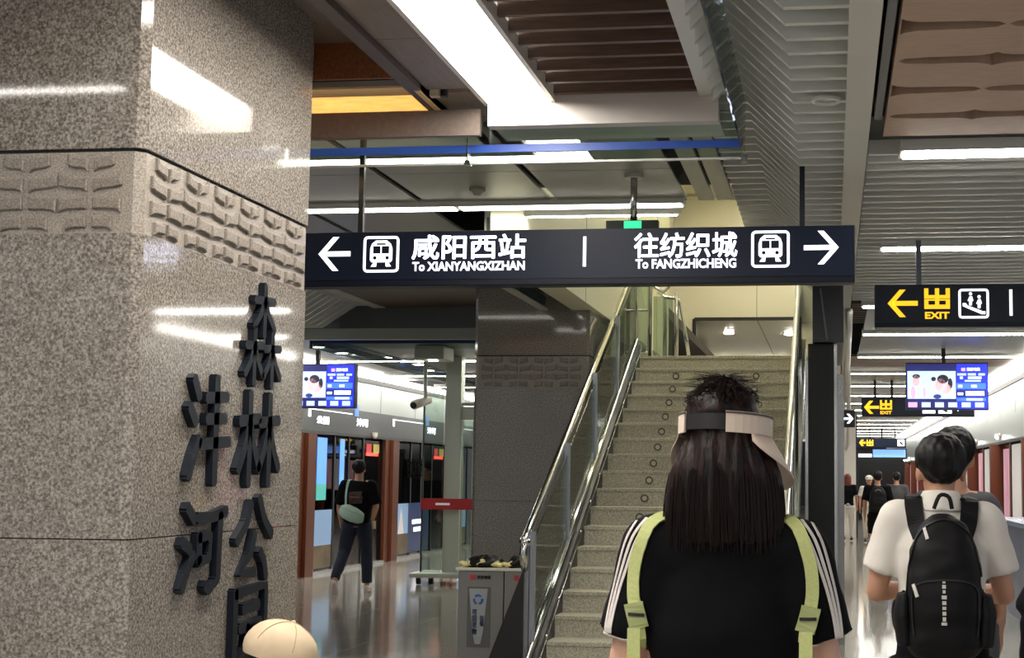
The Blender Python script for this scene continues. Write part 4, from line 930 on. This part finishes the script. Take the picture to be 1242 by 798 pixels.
def figure(label, loc, yaw, J, hem=-.02, hair='short', top=CLB, bottom=CLB, shoe=SHOEB, skin=SKIN, sleeve=.75, legs='long', head_turn=0, head_tilt=0, voxel=.011, head_down=0, tw=1.0, name='person', build=1.0, group=None, hairmat=None, collar=False, no_arms=()):
    s = J['s']; t = thing(name, (0, 0, 0), label, 'person', group); b = build
    # ---- body
    bm = bmesh.new()
    otube(bm, [J['pelvis'] - V3((0, 0, .09)) * s, J['pelvis'], J['waist'], J['chest'], J['chest'].lerp(J['neck'], .62), J['neck']], [(.13 * s, .09 * s), (.15 * s * b, .10 * s * b), (.125 * s * b, .09 * s * b), (.155 * s * b, .10 * s * b), (.13 * s, .075 * s), (.055 * s, .055 * s)], seg=18)
    otube(bm, [J['neck'] - V3((0, 0, .03)) * s, J['neck'].lerp(J['head'], .5), J['head']], [.056 * s, .051 * s, .05 * s])
    R = Matrix.Rotation(head_turn, 3, 'Z') @ Matrix.Rotation(-head_down, 3, 'X') @ Matrix.Rotation(head_tilt, 3, 'Y')
    headshape(bm, J['head'], R, s)
    for sd in (-1, 1):
        if sd in no_arms: continue
        sh, el, ha = J['sh'][sd], J['el'][sd], J['ha'][sd]
        otube(bm, [J['chest'].lerp(J['neck'], .6), sh - V3((sd * .02, 0, 0)) * s], [.06 * s, .062 * s])
        ball(bm, sh, .056 * s * b, seg=12)
        otube(bm, [sh, sh.lerp(el, .45), el], [.054 * s * b, .047 * s * b, .037 * s * b]); ball(bm, el, .036 * s * b, seg=10)
        otube(bm, [el, el.lerp(ha, .3), ha], [.037 * s * b, .038 * s * b, .025 * s], V3((1, 0, 0)) if abs((ha - el).x) < .15 else V3((0, 1, 0)))
        hand(bm, ha, ha - el, sd, s)
        hp, kn, an = J['hip'][sd], J['kn'][sd], J['an'][sd]
        otube(bm, [hp, hp.lerp(kn, .4), kn], [.085 * s * b, .078 * s * b, .053 * s * b]); ball(bm, kn, .052 * s * b, seg=10)
        otube(bm, [kn, kn.lerp(an, .3), an], [.051 * s * b, .053 * s * b, .033 * s * b])
    fdir = J.get('toe', {-1: V3((0, 1, -.25)), 1: V3((0, 1, -.25))})
    body = remesh(bm, voxel, 3); put('body', body, skin, t, smooth=True)
    # eyes
    for k in (-1, 1):
        e = ball(bmesh.new(), J['head'] + R @ (V3((k * .03, .079, .008)) * s), .012 * s, seg=8); put('eye', e, mat('eye_dark', '1b1613', .2), t, smooth=True)
    # ---- top garment
    bm = bmesh.new(); g = .022 * s
    otube(bm, [J['pelvis'] + V3((0, 0, hem)) * s, J['pelvis'] + V3((0, 0, hem + .06)) * s, J['waist'], J['chest'], J['chest'].lerp(J['neck'], .55), J['neck'] + V3((0, -.002, -.0)) * s],
          [(.165 * s * b * tw, .12 * s * b), (.162 * s * b * tw, .115 * s * b), (.15 * s * b * tw, .11 * s * b), (.172 * s * b * tw, .118 * s * b), (.15 * s * b, .092 * s * b), (.068 * s, .068 * s)], seg=20, sup=2.3)
    for sd in (-1, 1):
        if sd in no_arms: continue
        sh, el = J['sh'][sd], J['el'][sd]; e2 = sh.lerp(el, sleeve) if sleeve <= 1 else el
        otube(bm, [J['chest'].lerp(J['neck'], .62) + V3((0, 0, .0)), J['neck'].lerp(sh, .55) - V3((0, 0, .035)) * s, sh - V3((sd * .015, 0, .012)) * s], [.075 * s, .074 * s, .072 * s])
        ball(bm, sh - V3((0, 0, .008)) * s, .072 * s * b, seg=14)
        otube(bm, [sh, sh.lerp(e2, .5), e2], [.070 * s * b, .073 * s * b, .078 * s * b])
        if sleeve > 1: otube(bm, [el, J['ha'][sd]], [.05 * s, .038 * s])
    me = remesh(bm, voxel, 4); wrinkle(me, .008 * s, 9, loc[0]); shirt = put('shirt', me, top, t, smooth=True)
    if collar:
        bm = bmesh.new(); otube(bm, [J['neck'] + V3((0, -.005, -.015)) * s, J['neck'] + V3((0, .0, .045)) * s], [(.075 * s, .07 * s), (.062 * s, .06 * s)]); otube(bm, [J['neck'] + V3((0, -.012, -.03)) * s, J['neck'] + V3((0, -.006, .035)) * s], [(.095 * s, .082 * s), (.068 * s, .066 * s)])
        put('collar', remesh(bm, .006, 2), top, shirt, smooth=True)
    # ---- trousers
    bm = bmesh.new()
    otube(bm, [J['pelvis'] + V3((0, 0, .11)) * s, J['pelvis'], J['pelvis'] - V3((0, 0, .08)) * s], [(.14 * s * b, .105 * s * b), (.165 * s * b, .115 * s * b), (.16 * s * b, .11 * s * b)])
    for sd in (-1, 1):
        hp, kn, an = J['hip'][sd], J['kn'][sd], J['an'][sd]
        if legs == 'shorts': otube(bm, [hp, kn.lerp(hp, .1)], [.098 * s * b, .088 * s * b])
        else: otube(bm, [hp, hp.lerp(kn, .5), kn, kn.lerp(an, .5), an.lerp(kn, .08)], [.097 * s * b, .092 * s * b, .073 * s * b, .066 * s * b, .056 * s * b])
    me = remesh(bm, voxel, 3); wrinkle(me, .008 * s, 8, 3); put('trousers', me, bottom, t, smooth=True)
    for sd in (-1, 1):
        an = J['an'][sd]; dr = V3(J['toe'][sd]) if 'toe' in J else V3((0, 1, 0)); dr = dr.normalized(); up = V3((0, 0, 1)); 
        h = an - up * .035 * s
        bm = bmesh.new(); otube(bm, [h - dr * .055 * s, h - dr * .02 * s, h + dr * .06 * s, h + dr * .13 * s, h + dr * .175 * s], [(.028 * s, .030 * s), (.037 * s, .045 * s), (.042 * s, .036 * s), (.043 * s, .028 * s), (.022 * s, .014 * s)], (1, 0, 0))
        me = tomesh('shoe', bm); sh_ = put('shoe', me, shoe, t, smooth=True)
        put('sole', otube(bmesh.new(), [h - dr * .06 * s - up * .036 * s, h + dr * .06 * s - up * .036 * s, h + dr * .18 * s - up * .036 * s], [(.034 * s, .012 * s), (.045 * s, .012 * s), (.03 * s, .012 * s)], (1, 0, 0), 12), mat('sole_white', 'd6d2cb', .6), sh_)
    # ---- hair
    hm = hairmat or HAIRB
    if hair:
        bm = bmesh.new(); P = lambda x, y, z: J['head'] + R @ (V3((x, y, z)) * s)
        if hair in ('short', 'full'):
            ball(bm, P(0, -.022, .045), .090 * s, .104 * s, .092 * s, 22, R); ball(bm, P(0, -.043, .018), .076 * s, .074 * s, .074 * s, 18, R); ball(bm, P(0, .05, .085), .07 * s, .05 * s, .035 * s, 14, R)
            me = remesh(bm, .006, 1); me.update()
            for v in me.vertices:
                q = v.co; v.co += v.normal * .009 * s * mnoise.noise(V3((q.x * 45, q.y * 45, q.z * 14)))
        else:
            ball(bm, P(0, -.015, .05), .093 * s, .11 * s, .09 * s, 22, R); otube(bm, [P(0, -.02, .06), P(0, -.035, -.06), P(0, -.05, -.17)], [(.095 * s, .10 * s), (.10 * s, .085 * s), (.095 * s, .05 * s)], R @ V3((1, 0, 0)))
            me = remesh(bm, .008, 1)
        put('hair', me, hm, t, smooth=True)
    t.location = loc; t.rotation_euler.z = yaw
    return t, J, R
def ribbon(bm, path, nrm, w, th=.004):
    """flat band along path (points), nrm: outward normals"""
    n = len(path); rows = []
    for i in range(n):
        p = V3(path[i]); t = (V3(path[min(i + 1, n - 1)]) - V3(path[max(i - 1, 0)])).normalized(); nn = V3(nrm[i]); nn = (nn - t * nn.dot(t)).normalized(); sd = t.cross(nn)
        rows.append([bm.verts.new(p + sd * w / 2), bm.verts.new(p + sd * w / 2 + nn * th), bm.verts.new(p - sd * w / 2 + nn * th), bm.verts.new(p - sd * w / 2)])
    for a, b in zip(rows, rows[1:]):
        for k in range(4): bm.faces.new((a[k], a[(k + 1) % 4], b[(k + 1) % 4], b[k]))
    bm.faces.new(rows[0][::-1]); bm.faces.new(rows[-1]); bmesh.ops.recalc_face_normals(bm, faces=bm.faces)
def smooth_path(P, n=24):
    P = [V3(p) for p in P]; out = []
    m = len(P) - 1
    for k in range(n + 1):
        u = k / n * m; i = min(int(u), m - 1); f = u - i
        p0, p1, p2, p3 = P[max(i - 1, 0)], P[i], P[i + 1], P[min(i + 2, m)]
        out.append(.5 * ((2 * p1) + (p2 - p0) * f + (2 * p0 - 5 * p1 + 4 * p2 - p3) * f * f + (3 * p1 - p0 - 3 * p2 + p3) * f ** 3))
    return out
def drape(ob, P, w, n=26, lift=.002, th=.004, direction=(0, 1, 0)):
    """band laid on the back of a garment: rays shot along direction find its surface"""
    me = ob.data; bvh = BVHTree.FromPolygons([v.co.copy() for v in me.vertices], [tuple(p.vertices) for p in me.polygons]); d = V3(direction).normalized(); pts = []; nr = []
    for p in smooth_path([(a[0], 0, a[1]) for a in P], n):
        h = bvh.ray_cast(p - d * 1.0, d)
        if h[0] is None:
            h = bvh.find_nearest(p); 
        if h[0] is None: continue
        nn = h[1] if h[1].dot(d) < 0 else -h[1]; pts.append(h[0] + nn * lift); nr.append(nn)
    bm = bmesh.new(); ribbon(bm, pts, nr, w, th); return bm
def backpack(t, J, m, w=.29, h=.46, dp=.15, zc=1.2, y=-.12, strapw=.05):
    s = J['s']; bm = bmesh.new(); c = V3((0, J['chest'].y - .115 * s, zc * s))
    otube(bm, [c + V3((0, -dp / 2 + .01, -h / 2)) * s, c + V3((0, -dp / 2, -h * .42)) * s, c + V3((0, -dp / 2 - .01, -.05)) * s, c + V3((0, -dp / 2, h * .25)) * s, c + V3((0, -dp / 2 + .02, h * .43)) * s, c + V3((0, -dp / 2 + .035, h * .5)) * s],
          [(w * .42 * s, dp * .38 * s), (w * .5 * s, dp * .5 * s), (w * .5 * s, dp * .55 * s), (w * .44 * s, dp * .5 * s), (w * .30 * s, dp * .38 * s), (w * .14 * s, dp * .2 * s)], sup=3, seg=28)
    me = remesh(bm, .009, 3); wrinkle(me, .008, 12, 5); bag = put('backpack', me, m, t, smooth=True)
    return bag, c

# ---- the woman in the foreground
WX, WY = -.205, 2.72
J = joints(H=1.60, w=.155, la=((.05, .02), None), ra=((.06, .02), None), rf=(.10, 0), lf=(-.08, .0))
J['sh'][-1].x = -.135; J['sh'][1].x = .135
J['neck'] += V3((0, 0, .01)); J['head'] = V3((0, .02, 1.508))
J['neck'].z += .015
for sd in (-1, 1): J['sh'][sd].z = 1.372; J['el'][sd] = V3((sd * .200, .0, 1.085)); J['ha'][sd] = V3((sd * .20, .13, .90))
wom, J, R_ = figure('foreground woman from behind in black short-sleeved top, cream sun visor and lime straps', (0, 0, 0), 0, J, hair=None, top=CLB, bottom=CLB, skin=SKIN2, sleeve=.62, voxel=.009, tw=.95, build=.98, head_turn=-.35)
shirt = [c for c in wom.children if c.name.startswith('shirt')][0]
LIME = mat('lime_webbing', 'b9bf7c', .7, noise=.05, scale=200); PIPE = mat('pale_piping', 'cfc6c2', .7)
for sd in (-1, 1):
    # strap over the back, with buckle
    P = [(sd * .11, 1.425), (sd * .14, 1.405), (sd * .163, 1.34), (sd * .167, 1.28), (sd * .158, 1.225), (sd * .150, 1.15), (sd * .150, 1.08), (sd * .145, .98)]
    stp = put('strap', drape(shirt, P, .024, 40), LIME, wom)
    bm = bmesh.new(); ribbon(bm, smooth_path([(sd * .157, -.128, 1.222), (sd * .156, -.135, 1.15), (sd * .150, -.135, 1.06), (sd * .142, -.125, .96)], 10), [(0, -1, 0)] * 11, .024, .004); put('strap_tail', bm, LIME, stp)
    q = drape(shirt, [(sd * .166, 1.262), (sd * .156, 1.215)], .036, 6, .005, .008); put('buckle', q, mat('lime_buckle', '9da36a', .4), stp)
    q = drape(shirt, [(sd * .161 - .013, 1.24), (sd * .161 + .013, 1.24)], .006, 3, .012, .005); put('buckle_slot', q, BLACK, stp)
    for k, off in enumerate((0, .016, .032)):
        P = [(sd * (.128 + off * 1.2), 1.425 - off * .35), (sd * (.160 + off * .8), 1.385 - off * .25), (sd * (.188 + off * .5), 1.31), (sd * (.204 + off * .38), 1.25), (sd * (.212 + off * .3), 1.205)]
        put('sleeve_stripe', drape(shirt, P, .0065, 30, .0015, .0015), PIPE, shirt)
    put('hem_piping', drape(shirt, [(sd * .155, 1.192), (sd * .19, 1.195), (sd * .222, 1.204), (sd * .24, 1.208)], .005, 14, .0015, .002), PIPE, shirt)
# hair: shell of grooved locks, a loose bun, and fine strands
HC = V3((0, .02, 1.505))
bm = bmesh.new()
ball(bm, HC + V3((0, -.01, .055)), .080, .10, .092, 26)
otube(bm, [HC + V3((0, -.01, .09)), HC + V3((0, -.015, .04)), HC + V3((-.001, -.022, .0)), HC + V3((-.002, -.032, -.06)), HC + V3((-.004, -.04, -.10)), HC + V3((-.004, -.045, -.135))], [(.068, .085), (.090, .10), (.108, .10), (.113, .09), (.108, .075), (.095, .06)], seg=30)
ball(bm, HC + V3((-.006, -.025, .115)), .074, .072, .058, 24)
me = remesh(bm, .006, 4); me.update()
for v in me.vertices:
    q = v.co; a = math.atan2(q.x, -q.y)
    if q.z > HC.z + .11: v.co += v.normal * .010 * mnoise.noise(V3((q.x * 22, q.y * 22, q.z * 40)))
    else: v.co += v.normal * (.0025 * math.sin(a * 22 + 6 * mnoise.noise(V3((q.z * 5, a * 2, 0)))) + .010 * mnoise.noise(V3((a * 4, q.z * 5, 1.5))))
hr = put('hair', me, HAIRR, wom, smooth=True)
rng = random.Random(4); bm = bmesh.new()
def strand(P, r=.0009):
    P = smooth_path(P, 6); tube(bm, P, [r * 1.1] * (len(P) - 1) + [r * .3], 3, cap=False)
for k in range(560):
    a = rng.uniform(-1.9, 1.9); r0 = rng.uniform(.90, 1.0); sw = rng.uniform(-.06, .06)
    top = HC + V3((math.sin(a) * .086, -.01 - math.cos(a) * .098, .035)); m1 = HC + V3((math.sin(a + sw) * .108 * r0, -.022 - math.cos(a) * .10 * r0, 0)); m2 = HC + V3((math.sin(a + sw) * .117 * r0, -.035 - math.cos(a) * .09 * r0, -.065))
    strand([top, m1, m2, HC + V3((math.sin(a + sw * 2) * .116 * r0, -.05 - math.cos(a) * .065 * r0, -.105 - rng.uniform(0, .045)))])
for k in range(300):
    a = rng.uniform(0, 2 * PI); b = rng.uniform(.5, 1.6); el_ = rng.uniform(.2, 1.3); c = HC + V3((-.006 + math.cos(a) * .073 * math.cos(el_), -.025 + math.sin(a) * .07 * math.cos(el_), .115 + .057 * math.sin(el_)))
    p1 = c + V3((math.cos(a) * .006, math.sin(a) * .006, .010)); strand([c, p1, p1 + V3((-math.cos(a) * .03, -math.sin(a) * .03, .012)), p1 + V3((-math.cos(a + b) * .06, -math.sin(a + b) * .05, rng.uniform(.0, .022)))], .0007)
put('loose_strands', bm, mat('hair_strand', '1c120e', .5, spec=.2), hr, kind='stuff')
# visor
VIS = mat('cream_visor', 'd6c4b3', .6); VC = HC + V3((.0, -.012, .094)); RV = Matrix.Rotation(-.30, 3, 'Z') @ Matrix.Rotation(-.06, 3, 'X')
def vis_band(a0, a1, h0, h1, rx=.084, ry=.103, th=.005, n=30):
    bm = bmesh.new(); rows = []
    for k in range(n + 1):
        a = a0 + (a1 - a0) * k / n; e = V3((math.cos(a) * rx, math.sin(a) * ry, 0)); e2 = V3((math.cos(a) * (rx + th), math.sin(a) * (ry + th), 0))
        rows.append([bm.verts.new(VC + RV @ (p + V3((0, 0, z)))) for p, z in ((e, h0), (e2, h0), (e2, h1), (e, h1))])
    for a, b in zip(rows, rows[1:]):
        for k in range(4): bm.faces.new((a[k], a[(k + 1) % 4], b[(k + 1) % 4], b[k]))
    bm.faces.new(rows[0][::-1]); bm.faces.new(rows[-1]); bmesh.ops.recalc_face_normals(bm, faces=bm.faces); return bm
A0, A1 = -1.12, PI + .98
vis = put('visor', vis_band(A0, A1, -.020, .020), VIS, wom, smooth=False)
put('visor_piping', vis_band(A0, A1, .015, .019, .0855, .1045, .005), mat('visor_line', '5a4c48', .6), vis)
put('back_strap', vis_band(A1 - .02, 2 * PI + A0 + .02, -.015, .015, .082, .101, .003), BLACK, vis)
bm = bmesh.new(); rows = []
for k in range(37):
    a = -.55 + (PI + 1.0) * k / 36; f = max(0, math.sin(min(PI, max(0, (a + .55) / (PI + 1.0) * PI)))) ** .8; w_ = .004 + .052 * f
    o = V3((math.cos(a) * .088, math.sin(a) * .107, -.019)); e = o + V3((math.cos(a) * w_, math.sin(a) * w_ * 1.3, -.012 - .085 * f))
    rows.append([bm.verts.new(VC + RV @ p) for p in (o, e, e + V3((0, 0, -.004)), o + V3((0, 0, -.004)))])
for a, b in zip(rows, rows[1:]):
    for k in range(4): bm.faces.new((a[k], a[(k + 1) % 4], b[(k + 1) % 4], b[k]))
bm.faces.new(rows[0][::-1]); bm.faces.new(rows[-1]); bmesh.ops.recalc_face_normals(bm, faces=bm.faces)
put('brim', bm, VIS, vis, smooth=True)
wom.location = (WX, WY, 0); wom.rotation_euler.z = 0

# ---- man with the black backpack
J = joints(H=1.67, w=.148, la=((.05, .03), (-.10, .30, 1.12)), ra=((.04, .03), (.12, .30, 1.12)), rf=(.12, 0), lf=(-.1, .03), lean=.02)
J['head'].z -= .035
man, J, R_ = figure('man in a white shirt with a large black backpack, nearest on the right platform', (0, 0, 0), 0, J, top=CLW, bottom=CLB, sleeve=.72, voxel=.009, collar=True, head_turn=.12, head_down=.15, build=.97, hem=.085)
shirt = [c for c in man.children if c.name.startswith('shirt')][0]
bag, c = backpack(man, J, mat('black_nylon', '09090c', .6, spec=.25), w=.26, h=.46, dp=.17, zc=1.17)
for sd in (-1, 1):
    put('shoulder_strap', drape(shirt, [(sd * .075, 1.455), (sd * .095, 1.42), (sd * .088, 1.36), (sd * .07, 1.30)], .058, 20, .004, .012), MC['black_nylon'], bag)
    put('side_strap', tube(bmesh.new(), smooth_path([(sd * .13, -.13, 1.12), (sd * .165, -.10, 1.07), (sd * .16, -.12, 1.0), (sd * .13, -.16, .97)], 10), .007, 6), MC['black_nylon'], bag)
    put('side_pocket', remesh(otube(bmesh.new(), [(sd * .128, c.y - .085, .95), (sd * .135, c.y - .085, 1.05), (sd * .13, c.y - .085, 1.12)], [(.03, .06), (.035, .065), (.025, .055)]), .008, 2), MC['black_nylon'], bag, smooth=True)
PALEM = mat('zip_pull_pale', 'cfccc4', .5)
put('top_loop', tube(bmesh.new(), smooth_path([(-.03, c.y - .05, 1.40), (-.01, c.y - .05, 1.445), (.02, c.y - .05, 1.44), (.03, c.y - .05, 1.40)], 10), .007, 6), MC['black_nylon'], bag)
put('zip_line', drape(bag, [(-.125, 1.05), (-.115, 1.2), (-.08, 1.32), (0, 1.365), (.08, 1.32), (.115, 1.2), (.125, 1.05)], .008, 40, .001, .004), BLACK, bag)
put('zip_line', drape(bag, [(-.10, .99), (-.105, 1.06), (-.095, 1.15), (0, 1.17), (.095, 1.15), (.105, 1.06), (.10, .99)], .006, 40, .001, .004), BLACK, bag)
put('zip_pull', drape(bag, [(-.062, 1.335), (-.055, 1.30)], .011, 4, .004, .004), PALEM, bag); put('zip_pull', drape(bag, [(-.10, 1.155), (-.088, 1.115)], .012, 4, .004, .004), PALEM, bag)
bm = bmesh.new(); bvb = BVHTree.FromPolygons([v.co.copy() for v in bag.data.vertices], [tuple(p.vertices) for p in bag.data.polygons])
for k, (dz, wd, hh_) in enumerate(((.066, .010, .010), (.050, .012, .012), (.034, .009, .010), (.016, .016, .012), (-.002, .013, .012), (-.019, .012, .010), (-.036, .012, .012), (-.055, .011, .014), (-.070, .018, .010))):
    h0 = bvb.ray_cast(V3((-.005, -2, 1.10 + dz)), V3((0, 1, 0)))[0]
    if h0: box(bm, -.005 - wd / 2, -.005 + wd / 2, h0.y - .003, h0.y + .002, 1.10 + dz - hh_ / 2, 1.10 + dz + hh_ / 2)
put('lettering_strip', bm, PALEM, bag)
man.location = (.375, 5.0, 0); man.rotation_euler.z = -.03
# ---- person just beyond him
J = joints(H=1.70, w=.125, rf=(-.1, 0), lf=(.12, 0))
figure('dark-haired person just beyond the man with the big backpack, only hair showing', (.515, 6.1, 0), 0, J, top=CLG, bottom=CLG, hair='full', voxel=.014, build=.92)
# ---- far walkers, right platform
J = joints(H=1.62, w=.17, rf=(.14, 0), lf=(-.16, .05), la=((.03, .0), None))
far1, J, _ = figure('distant man in black with black backpack and bare calves on the right platform', (0, 0, 0), 0, J, top=CLB, bottom=CLB, legs='shorts', sleeve=.8, voxel=.016, build=1.08)
bg, c = backpack(far1, J, MC['black_nylon'], w=.32, h=.46, zc=1.2); put('handle_loop', tube(bmesh.new(), smooth_path([(-.05, c.y - .15, 1.28), (0, c.y - .165, 1.31), (.05, c.y - .15, 1.28)], 6), .008, 6), mat('grey_web', '77787a', .6), bg)
far1.location = (.80, 25.3, 0)
J = joints(H=1.55, w=.16, rf=(-.12, 0), lf=(.12, .02)); fw, J, _ = figure('far person all in white with a white cap, walking toward the camera', (0, 0, 0), 0, J, top=CLW, bottom=mat('cream_trousers', 'cfc6b4', .8), hair='short', voxel=.018)
bm = bmesh.new(); ball(bm, J['head'] + V3((0, .0, .06)), .095, .105, .07, 14); otube(bm, [J['head'] + V3((0, .08, .04)), J['head'] + V3((0, .16, .03))], [(.07, .01), (.05, .006)]); put('cap', bm, CLW, fw, smooth=True)
fw.location = (.86, 33.4, 0); fw.rotation_euler.z = PI
J = joints(H=1.58, w=.16, rf=(.12, 0), lf=(-.12, .02)); fr_, J, _ = figure('far woman with long red-brown hair in black beside the steel screen', (0, 0, 0), 0, J, top=CLB, bottom=CLW, hair='long', hairmat=mat('red_brown_hair', '6a2f28', .5), voxel=.018)
fr_.location = (.37, 34.2, 0)
J = joints(H=1.62, w=.17, rf=(-.12, 0), lf=(.12, .02)); figure('far person in dark clothes to the right of the distant backpack man', (1.32, 29.5, 0), 0, J, top=CLG, bottom=CLN, voxel=.018)
# ---- person at the right edge
J = joints(H=1.66, w=.175, la=((.11, -.02), None), lf=(.1, 0), rf=(-.08, .02)); figure('person in black cut off by the right picture edge, only an elbow showing', (.86, 4.0, 0), .05, J, top=CLB, bottom=CLB, sleeve=1.2, voxel=.014)

# ---- man walking away on the left platform
J = joints(H=1.66, w=.165, lf=(-.26, .07), rf=(.06, 0), la=((.05, .04), (-.24, .10, .93)), ra=((.05, -.03), (.20, .02, .93)), lean=.03)
J['an'][-1].x = -.21; J['kn'][-1].x = -.15; J['kn'][-1].y += .06; J['an'][1].x = .14; J['kn'][1].x = .12
J['toe'] = {-1: V3((0, .55, -.85)), 1: V3((0, 1, 0))}
lm, J, _ = figure('walking man in black t-shirt and navy trousers with a mint shoulder bag, left platform', (0, 0, 0), 0, J, top=CLB, bottom=CLN, shoe=SHOE, sleeve=.95, voxel=.012, hair='full', build=1.1, hem=-.05)
shirt = [c for c in lm.children if c.name.startswith('shirt')][0]; MINT = mat('mint_bag', 'a3bcae', .7)
put('back_print', drape(shirt, [(-.01, 1.27), (.0, 1.12)], .17, 8, .003, .003), mat('print_brown', '3b2723', .7, noise=.5, scale=14), shirt); put('back_print', drape(shirt, [(-.085, 1.205), (.085, 1.20)], .012, 8, .006, .003), mat('print_rust', '8a5a48', .7), shirt)
bm = bmesh.new(); otube(bm, [(-.17, -.19, 1.05), (-.10, -.22, 1.03), (0, -.235, .985), (.08, -.225, .95), (.125, -.2, .94)], [(.06, .03), (.095, .045), (.10, .05), (.085, .045), (.06, .03)], (0, .25, 1)); mb = remesh(bm, .009, 2); sb = put('shoulder_bag', mb, MINT, lm, smooth=True)
put('bag_strap', drape(shirt, [(-.09, 1.46), (-.12, 1.38), (-.125, 1.25), (-.13, 1.10)], .03, 24, .003, .006), MINT, sb); put('bag_flap_seam', tube(bmesh.new(), [(-.16, -.235, 1.08), (0, -.285, 1.02), (.11, -.245, .985)], .004, 6), mat('mint_seam', '7f9c8e', .7), sb)
put('phone', B(.20, .23, .0, .07, .80, .90), mat('pale_phone_case', 'e0d6c0', .5), lm)
lm.location = (-6.02, 17.4, 0); lm.rotation_euler.z = .12

# ---- crouching person in a cream cap before the near pillar
J = joints(H=1.66); s_ = J['s']
J['pelvis'] = V3((0, -.16, .26)); J['waist'] = V3((0, -.16, .42)); J['chest'] = V3((0, -.06, .60)); J['neck'] = V3((0, .03, .76)); J['head'] = V3((0, .08, .878))
for sd in (-1, 1):
    J['sh'][sd] = V3((sd * .175, .01, .71)); J['el'][sd] = V3((sd * .22, .20, .52)); J['ha'][sd] = V3((sd * .08, .36, .50)); J['hip'][sd] = V3((sd * .10, -.14, .24)); J['kn'][sd] = V3((sd * .16, .24, .44)); J['an'][sd] = V3((sd * .13, .02, .085))
cp, J, Rh = figure('crouching person in a cream baseball cap in front of the pillar lettering', (0, 0, 0), 0, J, top=CLG, bottom=CLN, hair='short', voxel=.013, head_down=.38)
CAP = mat('cream_cap', 'cdb899', .8, noise=.04, scale=20, bump=.1); hc_ = J['head']
Pc = lambda x, y, z: hc_ + Rh @ V3((x, y, z))
bm = bmesh.new(); ball(bm, Pc(0, -.004, .048), .100, .124, .098, 24, Rh)
geom = bm.verts[:] + bm.edges[:] + bm.faces[:]; bmesh.ops.bisect_plane(bm, geom=geom, plane_co=Pc(0, 0, .022), plane_no=Rh @ V3((0, -.12, 1)), clear_inner=True); cm = tomesh('cap', bm); wrinkle(cm, .005, 14, 2); cap = put('cap', cm, CAP, cp, smooth=True)
bm = bmesh.new(); rows = []
for k in range(17):
    a = -.95 + 1.9 * k / 16; i_ = Pc(math.sin(a) * .099, -.01 + math.cos(a) * .112, .028); o_ = Pc(math.sin(a) * .108, .02 + math.cos(a) * .165, .01 - .02 * abs(math.sin(a))); rows.append([bm.verts.new(p) for p in (i_, o_, o_ - V3((0, 0, .004)), i_ - V3((0, 0, .004)))])
for a, b in zip(rows, rows[1:]):
    for k in range(4): bm.faces.new((a[k], a[(k + 1) % 4], b[(k + 1) % 4], b[k]))
bmesh.ops.recalc_face_normals(bm, faces=bm.faces); put('peak', bm, CAP, cap, smooth=True)
put('cap_button', ball(bmesh.new(), Pc(0, -.004, .147), .008, seg=8), CAP, cap)
for k in range(6):
    a = k * PI / 3 + .3; put('cap_seam', tube(bmesh.new(), [Pc(math.cos(a) * .1010 * math.sin(b), -.004 + math.sin(a) * .1250 * math.sin(b), .048 + .099 * math.cos(b)) for b in [.1 + .21 * q for q in range(7)]], .0016, 5), mat('cap_stitch', 'b9a283', .8), cap)
put('glasses', tube(bmesh.new(), [Pc(-.082, -.03, .0), Pc(-.084, .07, .01), Pc(-.06, .094, .008), Pc(0, .10, .01), Pc(.06, .094, .008), Pc(.084, .07, .01), Pc(.082, -.03, .0)], .0028, 6), BLACK, cp)
cp.location = (-1.865, 4.40, 0); cp.rotation_euler.z = -1.25
